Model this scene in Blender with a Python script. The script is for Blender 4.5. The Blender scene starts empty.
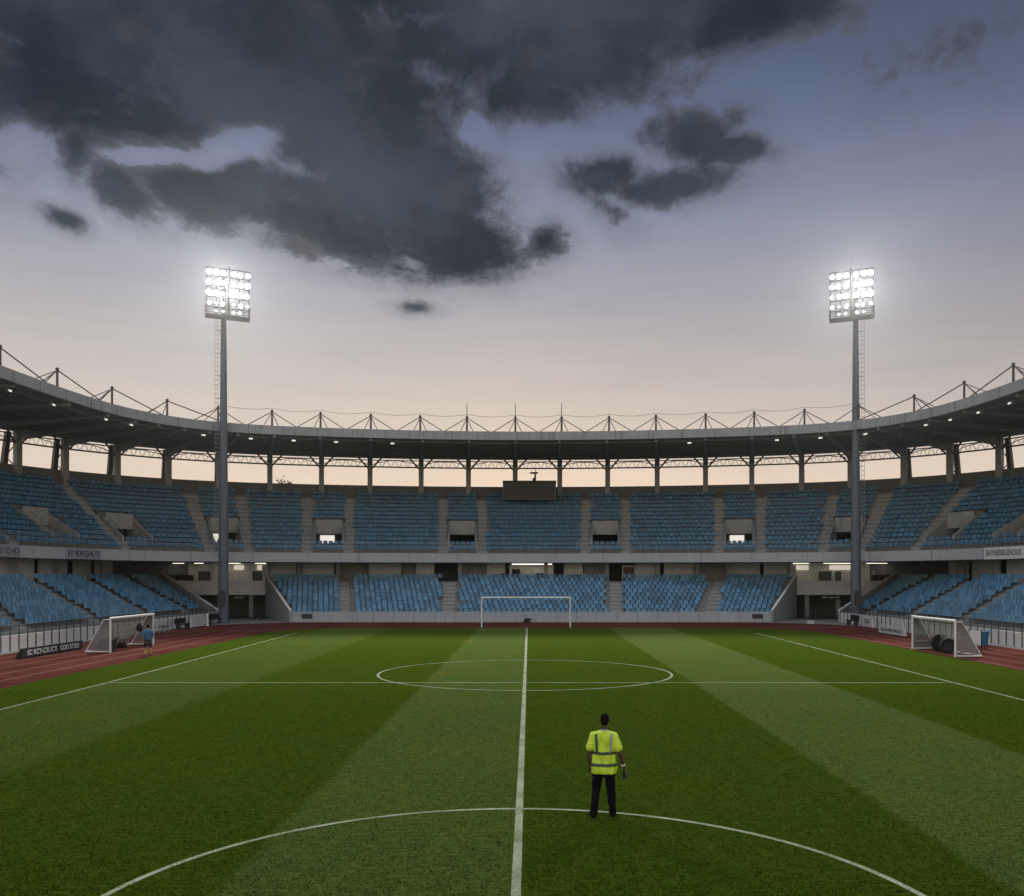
import bpy, bmesh, math, random
import numpy as np
from mathutils import Vector, Matrix
random.seed(7); rng = np.random.default_rng(7)
SC = bpy.context.scene
COL = SC.collection
R = math.radians
BC = 529.0            # bearings below are given as (bearing column - 529)/900 = X/Y of the surveyed feature

# ------------------------------------------------------------------ node helpers
class NT:
    def __init__(s, tree): s.t = tree
    def n(s, typ, **kw):
        nd = s.t.nodes.new(typ)
        for k, v in kw.items(): setattr(nd, k, v)
        return nd
    def put(s, sock, v):
        if isinstance(v, bpy.types.NodeSocket): s.t.links.new(v, sock)
        elif v is not None: sock.default_value = v
    def m(s, op, a, b=None, c=None, clamp=False):
        nd = s.n('ShaderNodeMath', operation=op, use_clamp=clamp)
        for i, v in enumerate((a, b, c)):
            if v is not None: s.put(nd.inputs[i], v)
        return nd.outputs[0]
    def mix(s, f, a, b, mode='MIX'):
        nd = s.n('ShaderNodeMix', data_type='RGBA', blend_type=mode)
        s.put(nd.inputs[0], f)
        s.put(nd.inputs[6], a if isinstance(a, bpy.types.NodeSocket) else (*a, 1))
        s.put(nd.inputs[7], b if isinstance(b, bpy.types.NodeSocket) else (*b, 1))
        return nd.outputs[2]
    def noise(s, vec, scale, detail=4, rough=.55, dist=0.0, dim='3D'):
        nd = s.n('ShaderNodeTexNoise', noise_dimensions=dim)
        s.put(nd.inputs['Vector'], vec); s.put(nd.inputs['Scale'], scale)
        s.put(nd.inputs['Detail'], detail); s.put(nd.inputs['Roughness'], rough); s.put(nd.inputs['Distortion'], dist)
        return nd.outputs[0]
    def step(s, v, lo, hi, a=0., b=1.):
        nd = s.n('ShaderNodeMapRange', interpolation_type='SMOOTHSTEP')
        for i, x in enumerate((v, lo, hi, a, b)): s.put(nd.inputs[i], x)
        return nd.outputs[0]
    def ramp(s, f, stops, interp='LINEAR'):
        nd = s.n('ShaderNodeValToRGB'); cr = nd.color_ramp; cr.interpolation = interp
        while len(cr.elements) < len(stops): cr.elements.new(.5)
        for e, (p, c) in zip(cr.elements, stops): e.position = p; e.color = (*c, 1)
        s.put(nd.inputs[0], f); return nd.outputs[0]

def lin(r, g, b):
    f = lambda c: (c/255/12.92) if c <= 10 else (((c/255)+.055)/1.055)**2.4
    return (f(r), f(g), f(b))

MATS = {}
def new_mat(name):
    m = bpy.data.materials.new(name); m.use_nodes = True; m.node_tree.nodes.clear()
    N = NT(m.node_tree); out = N.n('ShaderNodeOutputMaterial')
    p = N.n('ShaderNodeBsdfPrincipled'); N.put(out.inputs[0], p.outputs[0])
    MATS[name] = m
    return m, N, p
def mat(name, col, rough=.7, var=.18, scale=3.0, bump=.0, metal=0.0, island=0.0, streak=0.0, spec=.4):
    m, N, p = new_mat(name)
    co = N.n('ShaderNodeTexCoord').outputs['Object']
    a = N.noise(co, scale, 6, .6); b = N.noise(co, scale*7.3, 4, .6)
    f = N.m('ADD', N.m('MULTIPLY', a, .7), N.m('MULTIPLY', b, .3))
    k = N.m('MULTIPLY_ADD', N.m('SUBTRACT', f, .5), var*4, 1.0)
    if streak:
        mp = N.n('ShaderNodeMapping'); N.put(mp.inputs[0], co); mp.inputs['Scale'].default_value = (1.6, 1.6, .12)
        st = N.step(N.noise(mp.outputs[0], 2.2, 5, .65), .52, .75)
        k = N.m('MULTIPLY', k, N.m('SUBTRACT', 1.0, N.m('MULTIPLY', st, streak)))
    if island:
        g = N.n('ShaderNodeNewGeometry').outputs['Random Per Island']
        k = N.m('MULTIPLY', k, N.m('MULTIPLY_ADD', N.m('SUBTRACT', g, .5), island*2, 1.0))
    c = N.mix(1.0, col, N.n('ShaderNodeCombineColor').outputs[0], 'MULTIPLY')
    cc = [n for n in m.node_tree.nodes if n.type == 'COMBINE_COLOR'][-1]
    for i in range(3): N.put(cc.inputs[i], k)
    N.put(p.inputs['Base Color'], c)
    p.inputs['Roughness'].default_value = rough; p.inputs['Metallic'].default_value = metal
    p.inputs['Specular IOR Level'].default_value = spec
    if bump:
        bp = N.n('ShaderNodeBump'); bp.inputs['Strength'].default_value = bump; bp.inputs['Distance'].default_value = .02
        N.put(bp.inputs['Height'], b); N.put(p.inputs['Normal'], bp.outputs[0])
    return m
def seat_single():
    m, N, p = new_mat('seat_single'); r = N.n('ShaderNodeObjectInfo').outputs['Random']; g = N.n('ShaderNodeNewGeometry').outputs['Random Per Island']
    k = N.m('ADD', N.m('MULTIPLY_ADD', N.m('SUBTRACT', r, .5), .5, 1.0), N.m('MULTIPLY', N.m('SUBTRACT', g, .5), .1)); cc = N.n('ShaderNodeCombineColor')
    for i in range(3): N.put(cc.inputs[i], k)
    N.put(p.inputs['Base Color'], N.mix(1.0, (.14, .275, .385), cc.outputs[0], 'MULTIPLY')); p.inputs['Roughness'].default_value = .45
seat_single()
def emit(name, col, strength):
    m, N, p = new_mat(name)
    p.inputs['Base Color'].default_value = (*col, 1); p.inputs['Emission Color'].default_value = (*col, 1)
    p.inputs['Emission Strength'].default_value = strength
    return m

mat('concrete', (.36, .36, .345), .85, .16, .8, .25, streak=.3)
mat('balcony_pale', (.62, .64, .65), .8, .1, .6, .1, streak=.15)
mat('concrete_pale', (.43, .44, .445), .8, .12, .6, .15, streak=.22)
mat('concrete_dark', (.16, .16, .155), .85, .18, .7, .2, streak=.25)
mat('terrace', (.25, .255, .25), .9, .2, 1.2, .2)
mat('wall_white', (.72, .71, .67), .75, .10, .5, .1, streak=.25)
mat('wall_dim', (.66, .67, .66), .8, .12, .5, .1, streak=.2)
mat('board_white', (.60, .60, .57), .6, .12, 1.5)
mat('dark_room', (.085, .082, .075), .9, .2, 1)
mat('roof_under', (.27, .285, .28), .8, .2, .5)
mat('roof_fascia', (.30, .315, .325), .6, .16, .7, .1, metal=.0, streak=.5)
mat('roof_top', (.30, .31, .32), .6, .12, .4)
mat('steel_dark', (.055, .055, .055), .55, .15, 2)
mat('steel_brown', (.10, .085, .070), .6, .15, 1.5)
mat('steel_grey', (.115, .135, .155), .5, .12, .8, streak=.2)
mat('steel_light', (.34, .35, .36), .5, .1, 2)
mat('rail_grey', (.26, .27, .27), .5, .1, 2)
mat('white_paint', (.78, .78, .76), .45, .06, 3)
mat('net', (.34, .33, .32), .8, .06, 3)
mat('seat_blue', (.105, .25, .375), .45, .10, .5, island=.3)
mat('seat_shaded', (.068, .205, .32), .5, .12, .4, island=.22)  # darker copy of the seat blue: roof shade put into the upper tier's colour
mat('black', (.018, .018, .018), .6, .2, 3)
mat('rubber', (.022, .022, .023), .75, .2, 4)
mat('maroon', (.03, .014, .014), .8, .2, 5)
mat('bin_blue', (.02, .16, .30), .45, .1, 2)
mat('text_navy', (.045, .045, .12), .7, .1, 4)
mat('text_grey', (.12, .12, .13), .7, .1, 4)
mat('text_white', (.62, .64, .65), .6, .05, 4)
mat('wood', (.16, .09, .045), .6, .2, 4)
mat('hiviz', (.56, .75, .045), .55, .12, 9, .3)
mat('hiviz_shirt', (.62, .78, .06), .6, .12, 9, .3)
mat('reflective', (.05, .075, .065), .35, .1, 8)
mat('reflective_pale', (.36, .38, .36), .35, .1, 8)
mat('trousers', (.007, .007, .009), .9, .3, 9, .4, spec=.1)
mat('shoe', (.006, .006, .006), .8, .2, 9, spec=.1)
mat('skin', (.085, .048, .032), .55, .1, 12)
mat('hair', (.010, .009, .008), .95, .3, 40, .6, spec=.05)
mat('kit_blue', (.032, .125, .235), .7, .15, 7)
mat('skin_pale', (.42, .27, .18), .55, .1, 12)
mat('sock', (.40, .30, .06), .8, .2, 12)
mat('leaf', (.05, .07, .03), .7, .35, 2)
mat('bark', (.09, .065, .045), .9, .3, 4)
mat('paving', (.20, .195, .185), .85, .18, .7, .1)
mat('lane_paint', (.17, .085, .07), .8, .25, 3)
mat('ground_soil', (.10, .11, .07), .95, .25, .05)
emit('lamp_lens', (1.0, .985, .93), 10)
emit('lamp_lens_dim', (.93, 1.0, .96), .78)
emit('lamp_lens_hot', (1.0, .985, .93), 220.0)
emit('lamp_small', (1.0, .97, .9), .62)
emit('tube_warm', (1.0, .93, .78), 1.7)
emit('lit_window', (1.0, .93, .76), .42)
emit('lit_wall', (.95, .88, .70), .28)

def grass_material():
    m, N, p = new_mat('pitch_grass')
    co = N.n('ShaderNodeTexCoord').outputs['Object']
    sep = N.n('ShaderNodeSeparateXYZ'); N.put(sep.inputs[0], co)
    wob = N.m('MULTIPLY', N.m('SUBTRACT', N.noise(co, .9, 4, .6), .5), .35)
    x = N.m('ADD', sep.outputs[0], wob)
    f = 0.0
    def band(a, b, w=.13):
        return N.m('MULTIPLY', N.step(x, a-w, a+w), N.step(x, b+w, b-w) if False else N.m('SUBTRACT', 1.0, N.step(x, b-w, b+w)))
    bands = N.m('ADD', N.m('MULTIPLY', band(-16.4, -10.9, .3), .55), N.m('ADD', N.m('MULTIPLY', band(-4.05, -.2, .15), .85), N.m('MULTIPLY', band(6.35, 11.4), .95)))
    # crosswise nap left by the mower near the far end
    yb = N.step(sep.outputs[1], 54, 57)
    bands = N.m('ADD', bands, N.m('MULTIPLY', yb, .15))
    mp = N.n('ShaderNodeMapping'); N.put(mp.inputs[0], co); mp.inputs['Scale'].default_value = (.55, 1.5, 1)
    n1 = N.noise(mp.outputs[0], 7.0, 7, .72)
    n2 = N.noise(co, 28.0, 4, .75)
    n3 = N.noise(co, .32, 5, .6)
    n4 = N.noise(co, 1.7, 5, .65)
    dark = (.0385, .0655, .0062); lite = (.066, .100, .0235)
    c = N.mix(N.m('MULTIPLY', bands, 1.0, clamp=True), dark, lite)
    c = N.mix(N.step(n3, .42, .68), c, N.mix(1.0, c, (1.22, 1.02, .9), 'MULTIPLY'))
    c = N.mix(N.m('MULTIPLY', N.step(n4, .52, .72), .3), c, (.080, .092, .016))
    dv = N.step(N.noise(co, 3.1, 3, .5), .70, .78)
    c = N.mix(N.m('MULTIPLY', dv, .5), c, (.03, .034, .006))
    k = N.m('MULTIPLY', N.m('MULTIPLY_ADD', N.m('SUBTRACT', n1, .5), 2.1, 1.0), N.m('MULTIPLY_ADD', N.m('SUBTRACT', n2, .5), 1.2, 1.0))
    cc = N.n('ShaderNodeCombineColor')
    for i in range(3): N.put(cc.inputs[i], k)
    c = N.mix(1.0, c, cc.outputs[0], 'MULTIPLY')
    N.put(p.inputs['Base Color'], c); p.inputs['Roughness'].default_value = 1.0; p.inputs['Specular IOR Level'].default_value = 0.0
    bp = N.n('ShaderNodeBump'); bp.inputs['Strength'].default_value = .7; bp.inputs['Distance'].default_value = .03
    N.put(bp.inputs['Height'], N.m('ADD', n1, N.m('MULTIPLY', n2, .6))); N.put(p.inputs['Normal'], bp.outputs[0])
grass_material()
def track_material():
    m, N, p = new_mat('tartan')
    co = N.n('ShaderNodeTexCoord').outputs['Object']
    a = N.noise(co, .25, 6, .65); b = N.noise(co, 18, 4, .7)
    c = N.mix(N.step(a, .35, .7), (.076, .024, .0195), (.125, .042, .034))
    c = N.mix(N.m('MULTIPLY', N.step(b, .45, .75), .4), c, (.05, .016, .013))
    N.put(p.inputs['Base Color'], c); p.inputs['Roughness'].default_value = 1.0; p.inputs['Specular IOR Level'].default_value = 0.0
track_material()
def line_material():
    m, N, p = new_mat('line_paint')
    co = N.n('ShaderNodeTexCoord').outputs['Object']
    a = N.noise(co, 38, 4, .75); b = N.noise(co, 1.1, 4, .6)
    f = N.step(N.m('ADD', a, N.m('MULTIPLY', b, .35)), .55, .82)
    N.put(p.inputs['Base Color'], N.mix(f, (.40, .43, .31), (.09, .12, .03))); p.inputs['Roughness'].default_value = .9; p.inputs['Specular IOR Level'].default_value = .1
line_material()

# ------------------------------------------------------------------ mesh helpers
class MB:
    def __init__(s): s.v = []; s.f = []; s.mi = []; s.cur = 0
    def face(s, *pts):
        i = len(s.v); s.v += [tuple(p) for p in pts]; s.f.append(tuple(range(i, i+len(pts)))); s.mi.append(s.cur)
    def hexa(s, c8):
        i = len(s.v); s.v += [tuple(c) for c in c8]
        for q in ((3,2,1,0), (4,5,6,7), (0,1,5,4), (1,2,6,5), (2,3,7,6), (3,0,4,7)):
            s.f.append(tuple(i+k for k in q)); s.mi.append(s.cur)
    def box(s, x0, x1, y0, y1, z0, z1):
        s.hexa([(x0,y0,z0),(x1,y0,z0),(x1,y1,z0),(x0,y1,z0),(x0,y0,z1),(x1,y0,z1),(x1,y1,z1),(x0,y1,z1)])
    def obox(s, o, t, n, u0, u1, d0, d1, z0, z1, z0b=None, z1b=None):
        """box in a frame: along t from u0..u1, along n from d0..d1; z*b = heights at d1"""
        o = Vector(o); t = Vector(t); n = Vector(n); z0b = z0 if z0b is None else z0b; z1b = z1 if z1b is None else z1b
        q = lambda u, d, z: o + t*u + n*d + Vector((0,0,z))
        s.hexa([q(u0,d0,z0), q(u1,d0,z0), q(u1,d1,z0b), q(u0,d1,z0b), q(u0,d0,z1), q(u1,d0,z1), q(u1,d1,z1b), q(u0,d1,z1b)])
    def tube(s, a, b, r, r2=None, n=8, caps=True):
        a = Vector(a); b = Vector(b); r2 = r if r2 is None else r2
        d = (b-a).normalized(); h = Vector((0,0,1)) if abs(d.z) < .9 else Vector((1,0,0))
        u = d.cross(h).normalized(); w = d.cross(u); i = len(s.v)
        for p, rr in ((a, r), (b, r2)):
            for k in range(n):
                t = 2*math.pi*k/n; s.v.append(tuple(p + u*math.cos(t)*rr + w*math.sin(t)*rr))
        for k in range(n):
            s.f.append((i+k, i+(k+1) % n, i+n+(k+1) % n, i+n+k)); s.mi.append(s.cur)
        if caps:
            s.f.append(tuple(i+k for k in range(n))[::-1]); s.f.append(tuple(i+n+k for k in range(n))); s.mi += [s.cur]*2
    def path(s, pts, r, n=6):
        for a, b in zip(pts[:-1], pts[1:]): s.tube(a, b, r, n=n)
    def loft(s, rings, n=20, caps=True):
        """rings: (cx,cy,cz,rx,ry[,tilt axis frame])"""
        i = len(s.v)
        for r in rings:
            cx, cy, cz, rx, ry = r[:5]; e = r[5] if len(r) > 5 else 2.0
            for k in range(n):
                t = 2*math.pi*k/n; c, q = math.cos(t), math.sin(t)
                s.v.append((cx + rx*math.copysign(abs(c)**(2/e), c), cy + ry*math.copysign(abs(q)**(2/e), q), cz))
        for j in range(len(rings)-1):
            for k in range(n):
                a = i+j*n; s.f.append((a+k, a+(k+1) % n, a+n+(k+1) % n, a+n+k)); s.mi.append(s.cur)
        if caps:
            s.f.append(tuple(i+k for k in range(n))[::-1]); s.f.append(tuple(i+(len(rings)-1)*n+k for k in range(n))); s.mi += [s.cur]*2
    def ellipsoid(s, c, r, n=16, m=10):
        s.loft([(c[0], c[1], c[2]+r[2]*math.sin(-math.pi/2+math.pi*(j+.02)/(m+.04)), r[0]*math.cos(-math.pi/2+math.pi*(j+.02)/(m+.04))+1e-4, r[1]*math.cos(-math.pi/2+math.pi*(j+.02)/(m+.04))+1e-4) for j in range(m+1)], n)
    def mesh(s, name, mats, smooth=False, fix=True):
        me = bpy.data.meshes.new(name); me.from_pydata(s.v, [], s.f)
        for m in (mats if isinstance(mats, (list, tuple)) else [mats]): me.materials.append(MATS[m])
        me.polygons.foreach_set('material_index', s.mi)
        if fix:
            bm = bmesh.new(); bm.from_mesh(me); bmesh.ops.recalc_face_normals(bm, faces=bm.faces); bm.to_mesh(me); bm.free()
        if smooth: me.polygons.foreach_set('use_smooth', [True]*len(me.polygons))
        me.update(); return me
    def build(s, name, mats, parent=None, smooth=False, fix=True):
        return link(bpy.data.objects.new(name, s.mesh(name, mats, smooth, fix)), parent)
def link(o, parent=None):
    COL.objects.link(o)
    if parent is not None: o.parent = parent
    return o
def tag(o, label=None, cat=None, group=None, kind=None):
    for k, v in (('label', label), ('category', cat), ('group', group), ('kind', kind)):
        if v: o[k] = v
    return o
def thing(name, label, cat, loc=(0,0,0), rz=0, group=None):
    o = bpy.data.objects.new(name, None); o.empty_display_size = .3; o.location = loc; o.rotation_euler = (0,0,rz)
    return tag(link(o), label, cat, group)
def text(name, s, size, m, loc, rot, parent, width=None, depth=.004):
    cu = bpy.data.curves.new(name, 'FONT'); cu.body = s; cu.size = size; cu.align_x = 'CENTER'; cu.align_y = 'CENTER'; cu.extrude = depth; cu.offset = size*.022
    cu.materials.append(MATS[m]); tmp = link(bpy.data.objects.new(name, cu))
    me = bpy.data.meshes.new_from_object(tmp.evaluated_get(bpy.context.evaluated_depsgraph_get())); bpy.data.objects.remove(tmp)
    if not me.materials: me.materials.append(MATS[m])
    o = link(bpy.data.objects.new(name, me), parent); o.location = loc; o.rotation_euler = rot
    if width:
        xs = [v.co.x for v in me.vertices]; w = max(xs)-min(xs)
        if w > 0: o.scale = (width/w, 1, 1)
    return o

# ------------------------------------------------------------------ the bowl's plan curve (roof edge), offset outwards by o
ctrl = [(0,85.7),(8,85.3),(16,84.1),(23.5,82.3),(28,80.2),(31,77.2),(33,73),(34,67.5),(34.5,60),(34.8,50),(35,40),(35,28),(35,15)]
def curve():
    P = np.array([(-x, y) for x, y in ctrl[:0:-1]] + ctrl, float); out = []
    Q = np.vstack([2*P[0]-P[1], P, 2*P[-1]-P[-2]])
    for i in range(1, len(Q)-2):
        p0, p1, p2, p3 = Q[i-1:i+3]; d = np.linalg.norm(p2-p1)
        m1 = (p2-p0)/(d+np.linalg.norm(p1-p0))*d; m2 = (p3-p1)/(np.linalg.norm(p3-p2)+d)*d
        for k in range(40):
            t = k/40; out.append((2*t**3-3*t**2+1)*p1+(t**3-2*t**2+t)*m1+(-2*t**3+3*t**2)*p2+(t**3-t**2)*m2)
    out.append(P[-1]); D = np.array(out)
    L = np.concatenate([[0], np.cumsum(np.linalg.norm(np.diff(D, axis=0), axis=1))]); L -= L[-1]/2
    S = np.linspace(L[0], L[-1], 1041); X = np.interp(S, L, D[:,0]); Y = np.interp(S, L, D[:,1])
    for _ in range(10):
        X[1:-1] = (X[:-2]+2*X[1:-1]+X[2:])/4; Y[1:-1] = (Y[:-2]+2*Y[1:-1]+Y[2:])/4
    tx = np.gradient(X, S); ty = np.gradient(Y, S); n = np.hypot(tx, ty)
    return S, X, Y, tx/n, ty/n
CS, CX, CY, CTX, CTY = curve()
SMAX = 88.0
def frame(s):
    x, y, tx, ty = (float(np.interp(s, CS, a)) for a in (CX, CY, CTX, CTY)); l = math.hypot(tx, ty)
    return Vector((x, y, 0)), Vector((tx/l, ty/l, 0)), Vector((-ty/l, tx/l, 0))
def P(s, o, z=0.0):
    p, t, n = frame(s); p = p + n*o; p.z = z; return p
def stretch(s, o):
    return (P(s+.25, o)-P(s-.25, o)).length/.5
def sweep(mb, prof, ss, closed=False):
    rows = [[P(s, o, z) for o, z in prof] for s in ss]; k = len(prof); i = len(mb.v)
    for r in rows: mb.v += [tuple(p) for p in r]
    for j in range(len(rows)-1):
        for q in range(k if closed else k-1):
            a = i+j*k+q; b = i+j*k+(q+1) % k; mb.f.append((a, b, b+k, a+k)); mb.mi.append(mb.cur)
SS = list(np.linspace(-SMAX, SMAX, 353))

# ------------------------------------------------------------------ ground, pitch, track
g = MB(); g.face((-300,-300,-.03), (300,-300,-.03), (300,300,-.03), (-300,300,-.03))
tag(g.build('ground', 'ground_soil'), kind='structure')
g = MB(); g.face((-34,-25,-.012), (34,-25,-.012), (34,98,-.012), (-34,98,-.012)); tag(g.build('paving', 'paving'), kind='structure')
def rrect(x0, x1, y0, y1, r0, r1, n=14):
    """outline with rounded far corners (r0 left, r1 right)"""
    p = [(x0, y0)]
    for k in range(n+1):
        a = math.pi - math.pi/2*k/n; p.append((x0+r0+r0*math.cos(a), y1-r0+r0*math.sin(a)))
    for k in range(n+1):
        a = math.pi/2 - math.pi/2*k/n; p.append((x1-r1+r1*math.cos(a), y1-r1+r1*math.sin(a)))
    return p + [(x1, y0)]
g = MB(); g.face(*[(x, y, -.004) for x, y in rrect(-27.9, 27.9, -20, 81.2, 9, 9)]); tag(g.build('running_track', 'tartan'), kind='structure')
g = MB(); g.face(*[(x, y, 0) for x, y in rrect(-19.4, 21.6, -20, 72.6, 6.5, 6.5)]); tag(g.build('pitch', 'pitch_grass'), kind='structure')
def strip(mb, pts, w, z):
    pts = [Vector((x, y, 0)) for x, y in pts]; L = []
    for i, p in enumerate(pts):
        a = pts[max(i-1, 0)]; b = pts[min(i+1, len(pts)-1)]; d = (b-a).normalized(); n = Vector((-d.y, d.x, 0))*w/2
        L.append((p+n, p-n))
    for (a, b), (c, d) in zip(L[:-1], L[1:]):
        mb.face((a.x,a.y,z), (b.x,b.y,z), (d.x,d.y,z), (c.x,c.y,z))
def arc(cx, cy, rx, ry, a0=0, a1=360, n=120):
    return [(cx+rx*math.cos(R(a0+(a1-a0)*k/n)), cy+ry*math.sin(R(a0+(a1-a0)*k/n))) for k in range(n+1)]
lm = MB()
strip(lm, [(-.17, -20), (-.17, 72.4)], .13, .004)
strip(lm, [(-16.3, -20), (-16.35, 35), (-17.0, 66)], .10, .004)
strip(lm, [(16.3, -20), (16.5, 40), (16.6, 66)], .10, .004)
strip(lm, [(-16.25, 34.9), (-.24, 34.9)], .10, .004); strip(lm, [(-.10, 34.9), (16.4, 34.9)], .10, .004)
strip(lm, arc(-.17, 38.4, 6.2, 5.95), .10, .008); strip(lm, arc(-.2, 10.55, 5.35, 5.35), .10, .008)
tag(lm.build('pitch_markings', 'line_paint', fix=False), kind='structure')
lm = MB()
for k in range(1, 6):
    o = 1.45*k
    strip(lm, [(-19.4-o, -20)] + rrect(-19.4-o, 20.6+o, 0, 72.6+o*.97, 6.5+o*.8, 6.5+o*.8)[1:-1] + [(20.6+o, -20)], .07, 0.0)
tag(lm.build('lane_markings', 'lane_paint', fix=False), kind='structure')

# blades of turf standing on the pitch, from the near end to beyond the near circle
nb = 170000
by = 10.4+22*rng.random(nb)**1.5; bx_ = (rng.random(nb)*2-1)*by*.64; bx_ = np.clip(bx_, -19.3, 21.5)
ang = rng.random(nb)*math.pi*2; hh = rng.uniform(.010, .026, nb); ww = rng.uniform(.006, .012, nb); le = rng.normal(0, .016, (nb, 2))
BV = np.zeros((nb, 3, 3)); BV[:,0,0] = bx_-np.cos(ang)*ww; BV[:,0,1] = by-np.sin(ang)*ww; BV[:,1,0] = bx_+np.cos(ang)*ww; BV[:,1,1] = by+np.sin(ang)*ww
BV[:,2,0] = bx_+le[:,0]; BV[:,2,1] = by+le[:,1]; BV[:,2,2] = hh
keep = ~((np.abs(bx_+.17) < .1) | (np.abs(np.hypot(bx_+.2, by-10.55)-5.35) < .09)); BV = BV[keep]; nb = len(BV)
me = bpy.data.meshes.new('grass'); me.vertices.add(nb*3); me.vertices.foreach_set('co', BV.ravel()); me.loops.add(nb*3); me.loops.foreach_set('vertex_index', np.arange(nb*3, dtype=np.int32))
me.polygons.add(nb); me.polygons.foreach_set('loop_start', np.arange(0, nb*3, 3, dtype=np.int32)); me.update(calc_edges=True); me.materials.append(MATS['pitch_grass'])
tag(link(bpy.data.objects.new('grass', me)), 'short mown grass blades standing across the near half of the pitch', 'grass', kind='stuff')

# ------------------------------------------------------------------ upper stand (bowl)
NR = 14; RUN = 10.0/NR; O0 = 4.0; Z0 = 6.0; ZR = (12.6-6.0)/NR
VOM = [-38.2, -32.8, -26.9, -18.8, -6.3, 7.2, 19.7, 27.8, 34.1, 39.4, 46.5, 55, -46, -54.5, -63, 64]
VW = 1.45
def row_z(r): return Z0 + ZR*(r+1)
GS = {v: stretch(v, 8.0) for v in VOM}
def has_stair(v, q):
    if abs(v) > 37: return abs(v) > 45 and q > 0
    return q < 0 if 30 < abs(v) < 37 else True
def vom_u(s):
    """signed metres (at mid tier) to the nearest opening"""
    v = min(VOM, key=lambda a: abs(a-s)); return (s-v)*GS[v], v
stand = thing('grandstand', 'curved upper seating tier of grey concrete wrapping round the far end and both sides', 'grandstand')
edges = sorted(set([round(x, 4) for x in np.linspace(-SMAX, SMAX, 353)] + [round(v+q*VW/GS[v], 4) for v in VOM for q in (-1, 1)]))
tier = MB()
for r in range(NR):
    o0 = O0+RUN*r; o1 = o0+RUN; zl = row_z(r)-ZR; zh = row_z(r)
    for a, b in zip(edges[:-1], edges[1:]):
        if b-a < 1e-3: continue
        u, v = vom_u((a+b)/2)
        if 2 <= r <= 6 and abs(u) < VW: continue
        tier.cur = 0
        pa0, pb0, pa1, pb1 = P(a,o0), P(b,o0), P(a,o1), P(b,o1)
        z = lambda p, h: (p.x, p.y, h)
        tier.face(z(pa0,zl), z(pb0,zl), z(pb0,zh), z(pa0,zh)); tier.face(z(pa0,zh), z(pb0,zh), z(pb1,zh), z(pa1,zh))
tier.build('seating_tier', 'terrace', stand, fix=False)
m = MB(); sweep(m, [(3.2,5.53),(3.2,6.42),(3.45,6.42),(3.45,6.03),(4.0,6.0),(4.0,5.75),(14,5.75),(14,5.53)], SS, True)
m.build('balcony_front', 'concrete_pale', stand)
m = MB(); sweep(m, [(14.0,12.6),(14.9,12.62),(14.9,14.17),(15.2,14.17),(15.2,-.03)], SS); m.build('back_wall', 'concrete_dark', stand)
# coping joints on the balcony front
for s in np.arange(-62, 62, 4.6):
    p, t, n = frame(s); m = MB(); m.obox(p, t, n, -.02, .02, 3.192, 3.22, 5.54, 6.41); m.build('panel_joint', 'concrete_dark', stand)
# balcony railing
m = MB()
for z in (6.75, 7.1, 7.42): m.path([P(s, 3.34, z) for s in np.linspace(-SMAX, SMAX, 200)], .022, 5)
for s in np.arange(-84, 84, .75): m.tube(P(s,3.34,6.42), P(s,3.34,7.42), .018, n=5)
m.build('balcony_railing', 'rail_grey', stand)
# stair flights beside the openings: half-height steps
for v in VOM:
    for q in (-1, 1):
        if not has_stair(v, q): continue
        m = MB()
        for r in range(NR):
            o0 = O0+RUN*r; zl = row_z(r)-ZR
            c0 = v+q*2.05/GS[v]; h = .5/GS[v]
            a0, b0, a1, b1 = P(c0-h,o0-.33), P(c0+h,o0-.33), P(c0-h,o0-.003), P(c0+h,o0-.003)
            zt = zl+ZR*.5
            if r == 0: continue
            z = lambda p, k: (p.x, p.y, k)
            m.hexa([z(a0,zl-.01), z(b0,zl-.01), z(b1,zl-.01), z(a1,zl-.01), z(a0,zt), z(b0,zt), z(b1,zt), z(a1,zt)])
        m.build('stair_flight', 'concrete', stand)
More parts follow.
